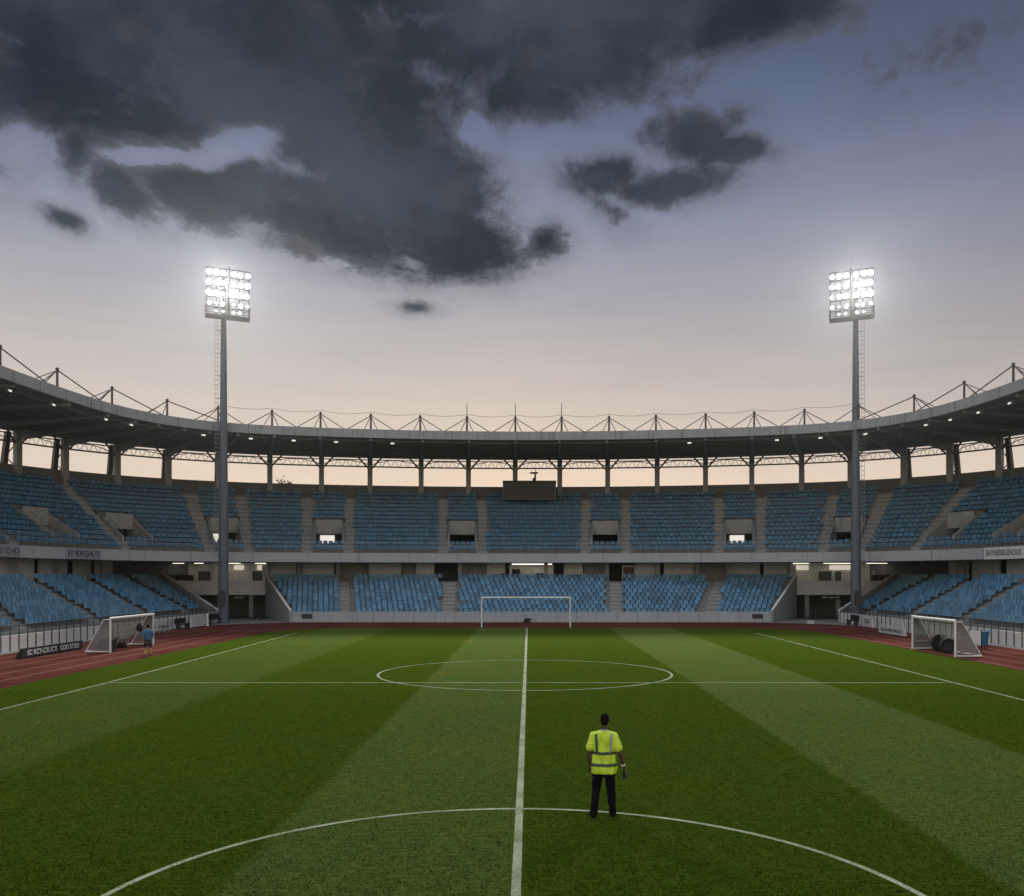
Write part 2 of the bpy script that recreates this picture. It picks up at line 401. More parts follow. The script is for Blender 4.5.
# vomitories
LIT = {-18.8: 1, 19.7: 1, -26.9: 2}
for v in VOM:
    p, t, n = frame(v); of = O0+RUN*2; ob = O0+RUN*7; zf = row_z(1); zb = row_z(6)
    m = MB(); m.cur = 0
    for q in (-1, 1):       # raking side walls
        a, b = (VW-.16, VW+.04) if q > 0 else (-VW-.04, -VW+.16)
        m.obox(p, t, n, a, b, of-.35, ob+.05, zf-.4, zf+.75, zf-.4, zb+.62)
    m.obox(p, t, n, -VW+.16, VW-.16, of-.35, of-.2, zf-.4, zf+.35)                 # low front wall
    m.obox(p, t, n, -VW+.16, VW-.16, ob-.9, ob-.7, zf+1.55, zb+.62)                 # portal header
    m.obox(p, t, n, -VW+.16, VW-.16, ob-.7, ob+.04, zb-.25, zb-.02)
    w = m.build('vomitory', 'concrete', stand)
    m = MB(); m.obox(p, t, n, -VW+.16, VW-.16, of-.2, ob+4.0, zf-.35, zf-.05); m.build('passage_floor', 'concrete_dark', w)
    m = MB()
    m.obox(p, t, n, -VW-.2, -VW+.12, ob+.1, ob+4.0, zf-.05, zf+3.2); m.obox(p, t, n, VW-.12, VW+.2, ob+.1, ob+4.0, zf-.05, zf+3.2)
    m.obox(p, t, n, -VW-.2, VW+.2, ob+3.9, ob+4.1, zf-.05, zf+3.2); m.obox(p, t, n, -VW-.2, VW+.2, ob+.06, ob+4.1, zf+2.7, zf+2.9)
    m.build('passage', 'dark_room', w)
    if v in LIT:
        m = MB(); m.obox(p, t, n, -.95, .55 if LIT[v] == 1 else .3, ob+3.7, ob+3.78, zf+.75, zf+1.6); m.build('interior_glow', 'lit_pane' if 'lit_pane' in MATS else emit('lit_pane', (1.0, .93, .82), .85).name, w)  # glowing pane stands in for the bright inside of the passage
        for k in range(4): m = MB(); m.obox(p, t, n, -.9+k*.42, -.62+k*.42, ob+3.4, ob+3.5, zf-.05, zf+.72+.12*(k % 2)); m.build('stored_box', 'black', w)
    for q in (-1, 1):
        m = MB()
        for k in range(3):
            a = p + t*(q*VW) + n*(of-.3+k*1.1); z = zf+.7+k*.65; m.tube(a+Vector((0,0,z)), a+Vector((0,0,z+.55)), .025, n=5)
        m.tube(p+t*(q*VW)+n*(of-.3)+Vector((0,0,zf+1.22)), p+t*(q*VW)+n*(of+1.9)+Vector((0,0,zf+2.52)), .025, n=5)
        m.build('handrail', 'rail_grey', w)
# concourse under the tier: soffit lamps, columns, pale panels with dark gaps
seg_far = [(262,296,1),(302,334,1),(369,401,1),(416,434,1),(487,505,1),(564,583,1),(635,656,1),(664,696,1),(730,760,1),(764,796,1)]
def part_box(name, m_, parent, *b):
    m = MB(); m.box(*b); return m.build(name, m_, parent)
for a, b, k in seg_far: part_box('concourse_panel', 'wall_dim', stand, (a-BC)*92/900, (b-BC)*92/900, 92, 92.2, 3.3, 5.525)
for sx in (-1, 1):
    y = 20.0
    while y < 86:
        L = random.uniform(2.6, 4.6); gap = random.uniform(.8, 2.4)
        part_box('concourse_panel', 'wall_dim', stand, sx*39.6-.1, sx*39.6+.1, y, min(y+L, 90), 3.3, 5.525); y += L+gap
for a, b in ((337, 370), (401, 417), (462, 488), (584, 606), (699, 729)): part_box('concourse_panel', 'concrete', stand, (a-BC)*.1035, (b-BC)*.1035, 93.2, 93.3, 3.3, 5.524)
for x in (299, 338, 460, 607, 658, 697.5, 728, 546): part_box('concourse_column', 'concrete', stand, (x-BC)*.1012-.2, (x-BC)*.1012+.2, 91.0, 91.4, 3.0, 5.528)
for sx in (-1, 1):
    for y in np.arange(24, 86, 6.3): part_box('concourse_column', 'concrete', stand, sx*38.6-.22, sx*38.6+.22, y-.22, y+.22, 3.0, 5.528)
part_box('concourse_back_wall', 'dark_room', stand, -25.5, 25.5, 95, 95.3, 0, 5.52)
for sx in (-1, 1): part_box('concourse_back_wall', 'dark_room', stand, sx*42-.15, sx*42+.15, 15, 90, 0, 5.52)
# lit bay in the middle with frames and stacked boxes
m = MB()
m.box((510-BC)*.1022, (553-BC)*.1022, 93.6, 93.8, 3.3, 5.52); m.build('lit_back_wall', 'wall_white', stand)
m = MB()
for x in (510, 521, 526, 532, 547, 553): m.box((x-BC)*.1022-.07, (x-BC)*.1022+.07, 92.0, 92.15, 3.3, 5.2)
m.box((509-BC)*.1022, (554-BC)*.1022, 91.95, 92.1, 5.15, 5.32); m.build('door_frame', 'white_paint', stand)
m = MB(); m.box((512-BC)*.1022, (552-BC)*.1022, 92.3, 92.5, 5.36, 5.46); m.build('strip_lamp', 'tube_warm', stand)
for x, w, h in ((495,5,4.35),(502,6,4.45),(516,8,4.9),(540,7,4.5),(528,5,4.3),(595,9,4.3),(571,6,4.3),(578,4,4.35),(470,8,4.35),(480,6,4.3),(445,5,4.6)): part_box('stored_box', 'black', stand, (x-w/2-BC)*.1022, (x+w/2-BC)*.1022, 91.5, 91.85, 3.3, h)
m = MB()
for x0, x1 in ((622,634),): 
    m.box((x0-BC)*.1022, (x0-BC)*.1022+.12, 91.9, 92.05, 3.3, 5.3); m.box((x1-BC)*.1022, (x1-BC)*.1022+.12, 91.9, 92.05, 3.3, 5.3); m.box((x0-BC)*.1022+.13, (x1-BC)*.1022-.01, 91.9, 92.05, 5.1, 5.3)
m.build('window_frame', 'wall_white', stand)
m = MB(); m.box((624-BC)*.1022, (633-BC)*.1022, 92.1, 92.2, 3.4, 5.05); m.build('wooden_shutter', 'wood', stand)

# ------------------------------------------------------------------ lower stands
def terrace_far():
    st = thing('lower_stand', 'straight lower tier of blue seats behind the far goal with a low pale wall', 'stand', (0, 82.3, 0))
    def own(o): o.matrix_parent_inverse = Matrix.Translation((0, -82.3, 0)); return o
    m = MB()
    for i in range(10):
        y0 = 82.9+.75*i; z = .45+.355*i; xl = -21.7-.568*(y0-82.3); xr = 22.1+.568*(y0-82.3)
        xl2 = xl-.568*.75; xr2 = xr+.568*.75
        m.hexa([(xl,y0,0),(xr,y0,0),(xr2,y0+.747,0),(xl2,y0+.747,0),(xl,y0,z),(xr,y0,z),(xr2,y0+.747,z),(xl2,y0+.747,z)])
    y0 = 90.4; m.hexa([(-26.3,y0,0),(26.7,y0,0),(27,94,0),(-27,94,0),(-26.3,y0,3.66),(26.7,y0,3.66),(27,94,3.66),(-27,94,3.66)])
    own(m.build('terrace', 'terrace', st))
    m = MB(); x = -21.7
    while x < 22.0:
        m.box(x+.012, min(x+1.86, 22.1)-.012, 82.3, 82.48, 0, .92); x += 1.86
    own(m.build('front_wall', 'concrete_pale', st))
    m = MB(); m.box(-21.7, 22.1, 82.49, 82.9, 0, .40); own(m.build('gutter', 'concrete_dark', st))
    for sx, x0 in ((-1, -21.72), (1, 22.12)):
        m = MB(); x1 = x0+sx*.568*8.1
        m.hexa([(x0,82.3,0),(x1,90.4,0),(x1+sx*.18,90.4,0),(x0+sx*.2,82.3,0),(x0,82.3,1.0),(x1,90.4,4.25),(x1+sx*.18,90.4,4.25),(x0+sx*.2,82.3,1.0)])
        w = own(m.build('end_wall', 'concrete', st))
        m = MB(); m.hexa([(x0-sx*.02,82.29,1.003),(x1-sx*.02,90.41,4.253),(x1+sx*.2,90.41,4.253),(x0+sx*.22,82.29,1.003),(x0-sx*.02,82.29,1.1),(x1-sx*.02,90.41,4.35),(x1+sx*.2,90.41,4.35),(x0+sx*.22,82.29,1.1)])
        m.build('coping', 'wall_white', w)
    for x0, x1, xb0, xb1 in ((-17.5,-16.4,-19.1,-18.0),(-8.0,-6.8,-8.55,-7.3),(7.5,8.6,8.05,9.25),(15.8,17.1,18.6,19.8)):
        m = MB()
        for i in range(1, 10):
            f = i/10; y0 = 82.9+.75*i; z = .45+.355*i
            a = x0+(xb0-x0)*f; b = x1+(xb1-x1)*f
            m.box(a, b, y0-.32, y0-.004, z-.36, z-.177)
        own(m.build('stair_flight', 'concrete', st))
    for x in (-20.3, 20.9):
        m = MB()
        m.box(x-.5, x+.5, 82.27, 82.297, .3, .72)
        for k in range(6): m.box(x-.46+k*.17, x-.4+k*.17, 82.25, 82.268, .34, .68)
        own(m.build('wall_vent', 'steel_dark', st))
    return st
terrace_far()
SIDE_X = lambda i: 30.0+.72*i
SIDE_Z = lambda i: .92+.30*i
def yend(x): return 82.1+(abs(x)-28.4)*.975
for sx in (-1, 1):
    st = thing('lower_stand', ('left' if sx < 0 else 'right') + ' lower tier of blue seats rising from the track to a raking end wall', 'stand', (sx*28.4, 50, 0))
    def own(o): o.matrix_parent_inverse = Matrix.Translation((-sx*28.4, -50, 0)); return o
    m = MB()
    def slab(xa, xb, z):
        a, b = sorted((xa, xb), key=abs); a *= sx/abs(sx); 
        m.hexa([(sx*a,16,0),(sx*b,16,0),(sx*b,yend(b)-.1,0),(sx*a,yend(a)-.1,0),(sx*a,16,z),(sx*b,16,z),(sx*b,yend(b)-.1,z),(sx*a,yend(a)-.1,z)])
    def slabp(a, b, z):
        m.hexa([(sx*a,16,0),(sx*b,16,0),(sx*b,yend(b)-.1,0),(sx*a,yend(a)-.1,0),(sx*a,16,z),(sx*b,16,z),(sx*b,yend(b)-.1,z),(sx*a,yend(a)-.1,z)])
    slabp(28.6, 29.995, .62)
    for i in range(10): slabp(SIDE_X(i), SIDE_X(i)+.717, SIDE_Z(i))
    slabp(37.2, 41.8, 3.66)
    own(m.build('terrace', 'terrace', st))
    m = MB(); m.box(min(sx*28.4, sx*28.58), max(sx*28.4, sx*28.58), 16, 82.0, 0, .88); own(m.build('front_wall', 'wall_white', st))
    m = MB(); x0, y0, x1, y1 = sx*28.38, 82.1, sx*37.0, yend(37.0)
    dx, dy = -.11*sx, .11
    m.hexa([(x0,y0,0),(x1,y1,0),(x1+dx,y1+dy,0),(x0+dx,y0+dy,0),(x0,y0,1.0),(x1,y1,4.5),(x1+dx,y1+dy,4.5),(x0+dx,y0+dy,1.0)])
    w = own(m.build('end_wall', 'concrete', st))
    m = MB(); z = lambda h: [(x0-dx*.2,y0-dy*.2,1.003+h),(x1-dx*.2,y1-dy*.2,4.503+h),(x1+dx*1.2,y1+dy*1.2,4.503+h),(x0+dx*1.2,y0+dy*1.2,1.003+h)]
    m.hexa(z(0)+z(.09)); m.build('coping', 'wall_white', w)
    for ya in (27.5, 36.5, 45.2, 53.3, 62.6, 71.0, 79.2):
        m = MB()
        for i in range(1, 8 if ya > 75 else 10):
            yy = ya+(SIDE_X(i)-30)*.55; x = SIDE_X(i)
            if yy+1.2 < yend(x)-.3: m.box(min(sx*(x-.33), sx*(x-.004)), max(sx*(x-.33), sx*(x-.004)), yy, yy+1.1, SIDE_Z(i)-.31, SIDE_Z(i)-.15)
        if m.v: own(m.build('stair_flight', 'concrete', st))
    # rail fence on the wall: every post its own part
    fe = thing('perimeter_fence', ('left' if sx < 0 else 'right') + ' dark post and rail fence standing along the white trackside wall', 'fence', (sx*28.36, 50, 0))
    fw = lambda o: (setattr(o, 'matrix_parent_inverse', Matrix.Translation((-sx*28.36, -50, 0))), o)[1]
    m = MB()
    for z in (1.44, 1.16): m.tube((sx*28.36,30,z), (sx*28.36,81.9,z), .02, n=5)
    fw(m.build('rail', 'steel_dark', fe))
    pm = MB(); pm.box(-.02, .02, -.02, .02, .04, 1.45); pme = pm.mesh('post', 'steel_dark')
    for k in range(58):
        o = link(bpy.data.objects.new('post', pme), fe); o.location = (0, 32+k*.86-50, 0)

# ------------------------------------------------------------------ corner recesses: balcony over a dark passage
for sx in (-1, 1):
    cb = thing('corner_block', ('left' if sx < 0 else 'right') + ' corner entrance with pale balcony wall over a dark passage behind the floodlight pole', 'entrance', (sx*32, 90.5, 0))
    own = lambda o: (setattr(o, 'matrix_parent_inverse', Matrix.Translation((-sx*32, -90.5, 0))), o)[1]
    bx = lambda m, a, b, y0, y1, z0, z1: m.box(min(sx*a, sx*b), max(sx*a, sx*b), y0, y1, z0, z1)
    m = MB(); bx(m, 26.55, 37.8, 90.81, 97, 2.35, 2.75); own(m.build('balcony_floor', 'concrete_dark', cb))
    m = MB(); bx(m, 26.55, 37.8, 90.6, 90.8, 2.3, 3.72); own(m.build('balcony_wall', 'balcony_pale', cb))
    m = MB(); bx(m, 26.2, 41, 97.0, 97.3, -.02, 2.34); own(m.build('passage_wall', 'concrete_dark', cb))
    m = MB(); bx(m, 37.9, 38.2, 90.6, 96.9, -.02, 2.34); own(m.build('passage_wall', 'concrete_dark', cb))
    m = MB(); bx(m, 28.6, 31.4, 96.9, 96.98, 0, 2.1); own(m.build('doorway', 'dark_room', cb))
    for x in (28.3, 31.5): m = MB(); bx(m, x-.2, x+.2, 91.6, 92.0, 0, 2.34); own(m.build('column', 'concrete', cb))
    m = MB(); bx(m, 26.4, 40.5, 93.5, 93.7, 2.76, 5.52); own(m.build('room_wall', 'wall_white', cb))
    m = MB(); bx(m, 26.35, 26.55, 90.9, 96.4, 2.75, 5.52); own(m.build('room_side_wall', 'wall_dim', cb))
    for x0, x1 in ((27.0, 28.6), (30.2, 32.9), (34.6, 36.6)) if sx > 0 else ((26.9, 28.0), (29.6, 31.4), (33.4, 34.2), (35.4, 36.4)): m = MB(); bx(m, x0, x1, 91.9, 92.4, 5.475, 5.52); own(m.build('strip_lamp', 'tube_warm', cb))
    for x0, x1 in ((27.0, 29.0), (31.2, 34.0), (36.2, 37.4)) if sx > 0 else ((27.0, 28.2), (29.6, 30.6), (31.2, 32.2)): m = MB(); bx(m, x0, x1, 93.36, 93.44, 4.85, 5.32); own(m.build('lit_window', 'lit_window', cb))
    # glazed screen between lit and dark bays
    m = MB()
    for x in np.arange(27.0, 37.5, .62):
        if (int(x*10)) % 3 and (sx > 0 or x < 31.6): m = MB(); bx(m, x, x+.08, 93.2, 93.3, 2.76, 4.8); own(m.build('screen_panel', 'wall_dim', cb))
    for x0, x1 in ((30.0, 31.3), (31.7, 32.3)) if sx > 0 else ((27.6, 28.6), (33.0, 34.2)): m = MB(); bx(m, x0, x1, 93.1, 93.18, 2.78, 4.7); own(m.build('door', 'dark_room', cb))
    for x in ((34.2, 34.9, 35.6, 36.3) if sx < 0 else (35.0, 35.7, 36.4)): m = MB(); bx(m, x, x+.5, 91.4, 91.8, 2.76, 4.32); own(m.build('stored_box', 'black', cb))
    m = MB(); bx(m, 27.3, 28.0, 88.5, 89.1, .02, 1.25); bx(m, 26.9, 27.2, 88.6, 89.0, .02, .9)
    own(m.build('gate_frame', 'steel_dark', cb)) if False else None
# turnstile-like frames at the passage mouths
for sx, x, lab in ((-1, -25.9, 'small dark tubular trolley parked against the left end wall of the far stand'), (1, 27.2, 'small dark tubular trolley standing before the right corner passage')):
    tr = thing('trolley', lab, 'trolley', (x, 86.2, -.012)); m = MB()
    for dx in (-.3, .3):
        for dy in (-.2, .2): m.tube((dx,dy,.1), (dx,dy,1.15 if dx < 0 else .8), .03, n=6)
    for z in (.25, .75): m.path([(-.3,-.2,z), (.3,-.2,z), (.3,.2,z), (-.3,.2,z), (-.3,-.2,z)], .025)
    m.tube((-.3,-.2,1.15), (-.3,.2,1.15), .03); m.build('frame', 'steel_dark', tr)
    for dx in (-.3, .3):
        m = MB(); m.tube((dx,-.24,.1), (dx,-.16,.1), .1, n=12); m.build('wheel', 'rubber', tr)
sg = thing('passage_sign', 'small white lettered sign hanging at the mouth of the right corner passage', 'sign', (30.6, 91.2, 2.02))
m = MB(); m.box(-1.05, 1.05, 0, .05, -.17, .17); m.build('panel', 'black', sg); m = MB(); m.tube((-.8,.025,.17), (-.8,.025,.33), .015); m.tube((.8,.025,.17), (.8,.025,.33), .015); m.build('hanger', 'steel_dark', sg)
text('lettering', 'EIP VIBWM', .24, 'text_white', (0, -.006, 0), (R(90), 0, 0), sg, 1.7)
sg = thing('passage_sign', 'small white sign hanging in the left corner passage beside the floodlight pole', 'sign', (-29.4, 91.2, 2.02))
m = MB(); m.box(-.55, .55, 0, .05, -.14, .14); m.build('panel', 'black', sg); m = MB(); m.tube((0,.025,.14), (0,.025,.33), .015); m.build('hanger', 'steel_dark', sg)
text('lettering', 'EXIS', .22, 'text_white', (0, -.006, 0), (R(90), 0, 0), sg, .9)

# ------------------------------------------------------------------ roof
roof = thing('stadium_roof', 'cantilever roof ringing the upper tier with grey edge band and stayed masts', 'roof')
m = MB(); sweep(m, [(0,17.15),(0,17.95),(.35,17.95),(.35,17.15)], SS, True); m.build('roof_fascia', 'roof_fascia', roof)
for s in np.arange(-60, 60, 3.1):
    p, t, n = frame(s); m = MB(); m.obox(p, t, n, -.018, .018, -.006, .02, 17.16, 17.94); m.build('fascia_joint', 'steel_dark', roof)
m = MB(); sweep(m, [(.36,17.2),(15.6,17.25),(15.6,17.5),(.36,17.7)], SS, True); m.build('roof_deck', 'roof_under', roof)
for o in (1.6, 3.4, 5.2, 7.0, 8.8, 10.6, 12.4):
    m = MB(); sweep(m, [(o-.09,17.0),(o+.09,17.0),(o+.09,17.195),(o-.09,17.195)], SS, True); m.build('purlin', 'roof_under', roof)
COLS = [-35.9,-33.6,-31.3,-29.1,-26.7,-23.6,-19.5,-14.9,-10.1,-5.7,-1.3,2.9,7.4,12.0,16.6,20.8,24.5,27.3,29.7,31.7,33.9,36.6,40.5,46.8,-38.8,-43.5,-50,53.5,-57]
up = Vector((0,0,1))
for s in COLS:
    p, t, n = frame(s)
    m = MB(); m.obox(p, t, n, -.27, .27, 14.35, 14.86, 11.9, 17.2); c = m.build('column', 'concrete', roof)
    m = MB()
    a = p+n*16.9; b = p+n*15.9
    m.hexa([a+t*u+n*d+up*11.5 for u, d in ((-.25,-.25),(.25,-.25),(.25,.25),(-.25,.25))] + [b+t*u+n*d+up*17.22 for u, d in ((-.2,-.2),(.2,-.2),(.2,.2),(-.2,.2))])
    m.build('raking_strut', 'steel_brown', c)
    m = MB(); zz = [13.0, 14.0, 15.0, 16.0, 16.9]
    for k in range(4):
        q0 = p+n*(14.9) if k % 2 else p+n*(16.6-.16*k); q1 = p+n*(16.6-.16*(k+1)) if k % 2 else p+n*14.9
        m.tube(q0+up*zz[k], q1+up*zz[k+1], .05, n=5)
    m.build('lattice_brace', 'steel_brown', c)
    m = MB()   # roof beam, deep at the column, thin at the edge
    m.obox(p, t, n, -.13, .13, .4, 14.6, 16.92, 17.18, 16.35, 17.18); m.build('roof_beam', 'roof_under', c)
    m = MB()   # haunches under the roof at either side
    for q in (-1, 1): m.tube(p+n*14.6+t*q*.2+up*16.0, p+n*14.3+t*q*1.25+up*17.15, .09, n=6)
    m.build('haunch', 'steel_brown', c)
m = MB(); sb = np.linspace(-70, 70, 500)
m.path([P(s, 15.75, 16.33) for s in sb[::2]], .085, 6); m.path([P(s, 15.75, 17.08) for s in sb[::2]], .06, 6); m.build('truss_chord', 'steel_brown', roof)
m = MB(); cs = sorted(COLS)
for a, b in zip(cs[:-1], cs[1:]):
    if b-a < .4: continue
    pts = []
    for k in range(13):
        f = k/12; s = a+(b-a)*f; arch = 16.4+.62*math.sin(math.pi*f)**.7
        pts.append(P(s, 15.75, arch+random.uniform(-.05, .05)))
    m.path(pts, .042, 5)
    for k in range(1, 12, 1):
        s = a+(b-a)*k/12; s2 = a+(b-a)*(k+.8)/12
        z0, z1 = (16.36, 17.05) if k % 2 else (17.05, 16.36)
        m.tube(P(s, 15.8, z0), P(s2, 15.8, z1), .026, n=4)
m.build('truss_lattice', 'steel_brown', roof)
MASTS = [-51.3,-44.8,-38.3,-32.8,-28.4,-23.8,-19.5,-14.9,-10.3,-5.9,-1.3,3.1,7.6,12.0,16.6,21.0,25.4,30.0,35.0,40.4,46.3,52.6,59.5,-58.2]
for s in MASTS:
    p, t, n = frame(s); base = p+n*.5; ht = 19.36
    m = MB(); m.tube(base+up*17.75, base+up*ht, .10, .085, n=8); m.ellipsoid(tuple(base+up*(ht+.02)), (.14,.14,.12), 8, 6)
    if s in (-5.9, -1.3, 3.1): m.tube(base+up*ht, base+up*20.75, .045, .03, n=6)
    ma = m.build('mast', 'steel_brown', roof, smooth=False)
    far = abs(s) < 31; h = 2.15
    l, r_ = (h, h) if far else ((2.0, 5.0) if s < 0 else (5.0, 2.0))
    for k, q in ((l, -1), (r_, 1)):
        e = P(s+q*k, .2, 17.93); m = MB(); m.tube(base+up*(ht-.06), e, .05 if not far else .04, n=5); m.build('stay', 'steel_brown', ma)
    if random.random() < .6 or not far:
        for q in (-1, 1):
            e = P(s+q*1.0, 4.0, 17.7); m = MB(); m.tube(base+up*(ht-.1), e, .035, n=5); m.build('stay', 'steel_brown', ma)
m = MB()
ms = sorted(MASTS)
cs_ = [s for s in ms if -29 < s < 31]; m.path([P(a+(b-a)*f, .5, 19.62-.22*math.sin(math.pi*f)) for a, b in zip(cs_[:-1], cs_[1:]) for f in (0, .25, .5, .75)] + [P(cs_[-1], .5, 19.62)], .016, 4)
m.build('overhead_cable', 'steel_brown', roof)
LAMPS = [-49.6,-44.6,-38.5,-35.9,-29.5,-25.6,-21.9,-18.1,-12.9,15.1,23.0,26.7,30.4,35.8,38.3,41.5,45.2]
ORD = ['first','second','third','fourth','fifth','sixth','seventh','eighth','ninth']
for i, s in enumerate(LAMPS):
    p, t, n = frame(s); q = p+n*1.0
    lab = f'small white lamp under the roof edge, {ORD[i]} from the left end' if i < 9 else f'small white lamp under the roof edge, {ORD[16-i]} from the right end'
    o = thing('roof_lamp', lab, 'lamp', (q.x, q.y, 16.72), math.atan2(t.y, t.x), 'lamps under the roof edge')
    m = MB(); m.box(-.2, .2, -.1, .1, .03, .16); m.tube((0,0,.16), (0,0,.46), .03); m.build('housing', 'steel_light', o)
    m = MB(); m.box(-.17, .17, -.12, -.102, .0, .13); m.build('lens', 'lamp_small', o)

# ------------------------------------------------------------------ scoreboard and camera above the far stand
sb_ = thing('scoreboard', 'blank dark grey scoreboard box on the back wall above the far stand', 'scoreboard', (.05, 96.6, 12.4))
m = MB(); m.box(-2.85, 2.85, 0, .9, 0, 1.62); m.build('cabinet', 'concrete_dark', sb_); m = MB(); m.box(-2.87, 2.87, -.02, .95, 1.623, 2.05); m.build('top_cap', 'dark_room', sb_)
m = MB(); m.box(-2.7, 2.7, -.03, -.003, .08, 1.55); m.build('screen', 'steel_dark', sb_)
cm = thing('camera_stand', 'small dark camera on a short post on top of the scoreboard', 'camera', (.66, 97.0, 14.45))
m = MB(); m.tube((0,0,0), (0,0,.75), .11, .09); m.box(-.28, -.1, -.15, .15, 0, .3); m.build('post', 'steel_dark', cm)
m = MB(); m.box(-.45, .3, -.14, .14, .78, .95); m.tube((-.45,0,.86), (-.6,0,.86), .07); m.build('camera_body', 'black', cm)
m = MB(); m.tube((.05,0,.95), (.05,0,1.45), .03); m.build('aerial', 'steel_dark', cm)

# ------------------------------------------------------------------ floodlight towers
def tower(x, y, sx, label):
    o = thing('floodlight_tower', label, 'floodlight', (x, y, -.012))
    H = 31.5
    m = MB(); rs = [(0,0,0,.52,.52),(0,0,.25,.52,.52),(0,0,.26,.44,.44),(0,0,6,.43,.43),(0,0,15,.34,.34),(0,0,24,.27,.27),(0,0,H-4.2,.22,.22),(0,0,H-.2,.14,.14)]
    m.loft(rs, 20); m.build('pole', 'steel_grey', o, smooth=False)
    m = MB(); m.box(-.25, .25, -.72, -.42, 1.6, 2.9); m.build('control_box', 'steel_dark', o)
    # ladder on the inner / outer side
    lx = sx*.62; m = MB()
    for dx in (-.15, .15): m.tube((lx+dx,-.05,3), (lx+dx,-.05,H-4.4), .015, n=5)
    for k in range(60): m.tube((lx-.15,-.05,3.2+k*.4), (lx+.15,-.05,3.2+k*.4), .026, n=5)
    m.build('ladder', 'steel_light', o)
    m = MB()
    for k in range(12): m.tube((0,0,4+k*2.0), (lx,-.05,4+k*2.0), .03, n=5)
    m.build('ladder_bracket', 'steel_grey', o)
    # lamp head frame, turned to the pitch and tipped forward
    hd = bpy.data.objects.new('lamp_head', None); hd.empty_display_size = .3; link(hd, o)
    th = math.atan2(.45, 1)*sx      # face the pitch
    T = Matrix.Translation((-sx*.42, -.1, H-4.3)) @ Matrix.Rotation(-th, 4, 'Z') @ Matrix.Rotation(R(7), 4, 'X')
    hd.matrix_local = T
    m = MB()
    rowz = [.45, 1.05, 1.95, 2.85, 3.72]
    for z in rowz: m.tube((-1.8,.18,z-.32), (1.8,.18,z-.32), .045, n=6)
    for xx in (-1.8, -.95, .95, 1.8): m.tube((xx,.2,-.1), (xx,.2,4.1), .045, n=6)
    m.tube((-1.8,.2,4.12), (1.8,.2,4.12), .05); m.tube((0,-.12,-.2), (0,-.12,4.3), .11, .08); 
    if sx > 0: m.tube((0,0,4.2), (0,0,5.2), .035, .02)
    m.build('frame', 'steel_dark', hd)
    m = MB(); pr = [(-1.75,-.95), (-1.2,-1.25), (0,-1.38), (1.2,-1.25), (1.75,-.95), (1.9,.35), (-1.9,.35)]
    i = len(m.v); m.v += [(a*(.9 if b < -1 else 1),b,-.24) for a, b in pr] + [(a,b,-.02) for a, b in pr]; k = len(pr)
    m.f += [tuple(range(k))[::-1], tuple(range(k, 2*k))] + [(j, (j+1) % k, (j+1) % k+k, j+k) for j in range(k)]; m.mi += [0]*(k+2)
    m.build('platform', 'steel_dark', hd)
    m = MB(); rp = pr[6:] + pr[:6]
    for z in (.35, .75): m.path([(a,b,z) for a, b in pr], .03, 5)
    for a, b in pr: m.tube((a,b,-.02), (a,b,.95), .03, n=5)
    m.build('platform_rail', 'steel_dark', hd)
    hm = MB(); hm.tube((0,.16,0), (0,-.06,0), .15, .27, n=14); hm.tube((0,.3,0), (0,.16,0), .1, .1, n=8)
    lm_ = MB(); lm_.tube((0,-.065,0), (0,-.09,0), .25, .245, n=16)
    hme = hm.mesh('lamp', 'steel_light'); l1 = lm_.mesh('lens', 'lamp_lens'); l2 = lm_.mesh('lens', 'lamp_lens_hot'); l3 = lm_.mesh('lens', 'lamp_lens_dim')
    for r, z in enumerate(rowz):
        for c, xx in enumerate((-1.62, -1.04, -.45, .45, 1.04, 1.62)):
            if r == 0 and c in (0, 5): continue
            jx = random.uniform(-.05, .05); sc_ = random.uniform(.74, .92) if r > 1 else random.uniform(.55, .75)
            a = link(bpy.data.objects.new('lamp', hme), o); a.matrix_local = T @ Matrix.Translation((xx+jx, 0, z)) @ Matrix.Rotation(R(6), 4, 'X') @ Matrix.Scale(sc_, 4)
            b = link(bpy.data.objects.new('lens', l2 if (c-2.5)*sx > 1 and r > 1 else l3 if r < 1 or (r == 1 and c % 2) or (r == 2 and random.random() < .35) else l1), a)
    # the light it throws on the pitch
    ld = bpy.data.lights.new('floodlight_beam', 'SPOT'); ld.energy = POWER; ld.spot_size = R(75); ld.spot_blend = .6; ld.shadow_soft_size = .9; ld.color = (1, .97, .9)
    lo = link(bpy.data.objects.new('floodlight_beam', ld)); lo.location = (x-sx*.6, y-1.6, H-2)
    d = Vector((0, 22, 0))-lo.location; lo.rotation_euler = d.to_track_quat('-Z', 'Y').to_euler()
POWER = 70000
tower(-27.15, 80.0, -1, 'tall lit floodlight tower on the left, its ladder on the left of the grey pole')
tower(29.15, 80.3, 1, 'tall lit floodlight tower on the right, topped by a thin lightning rod')

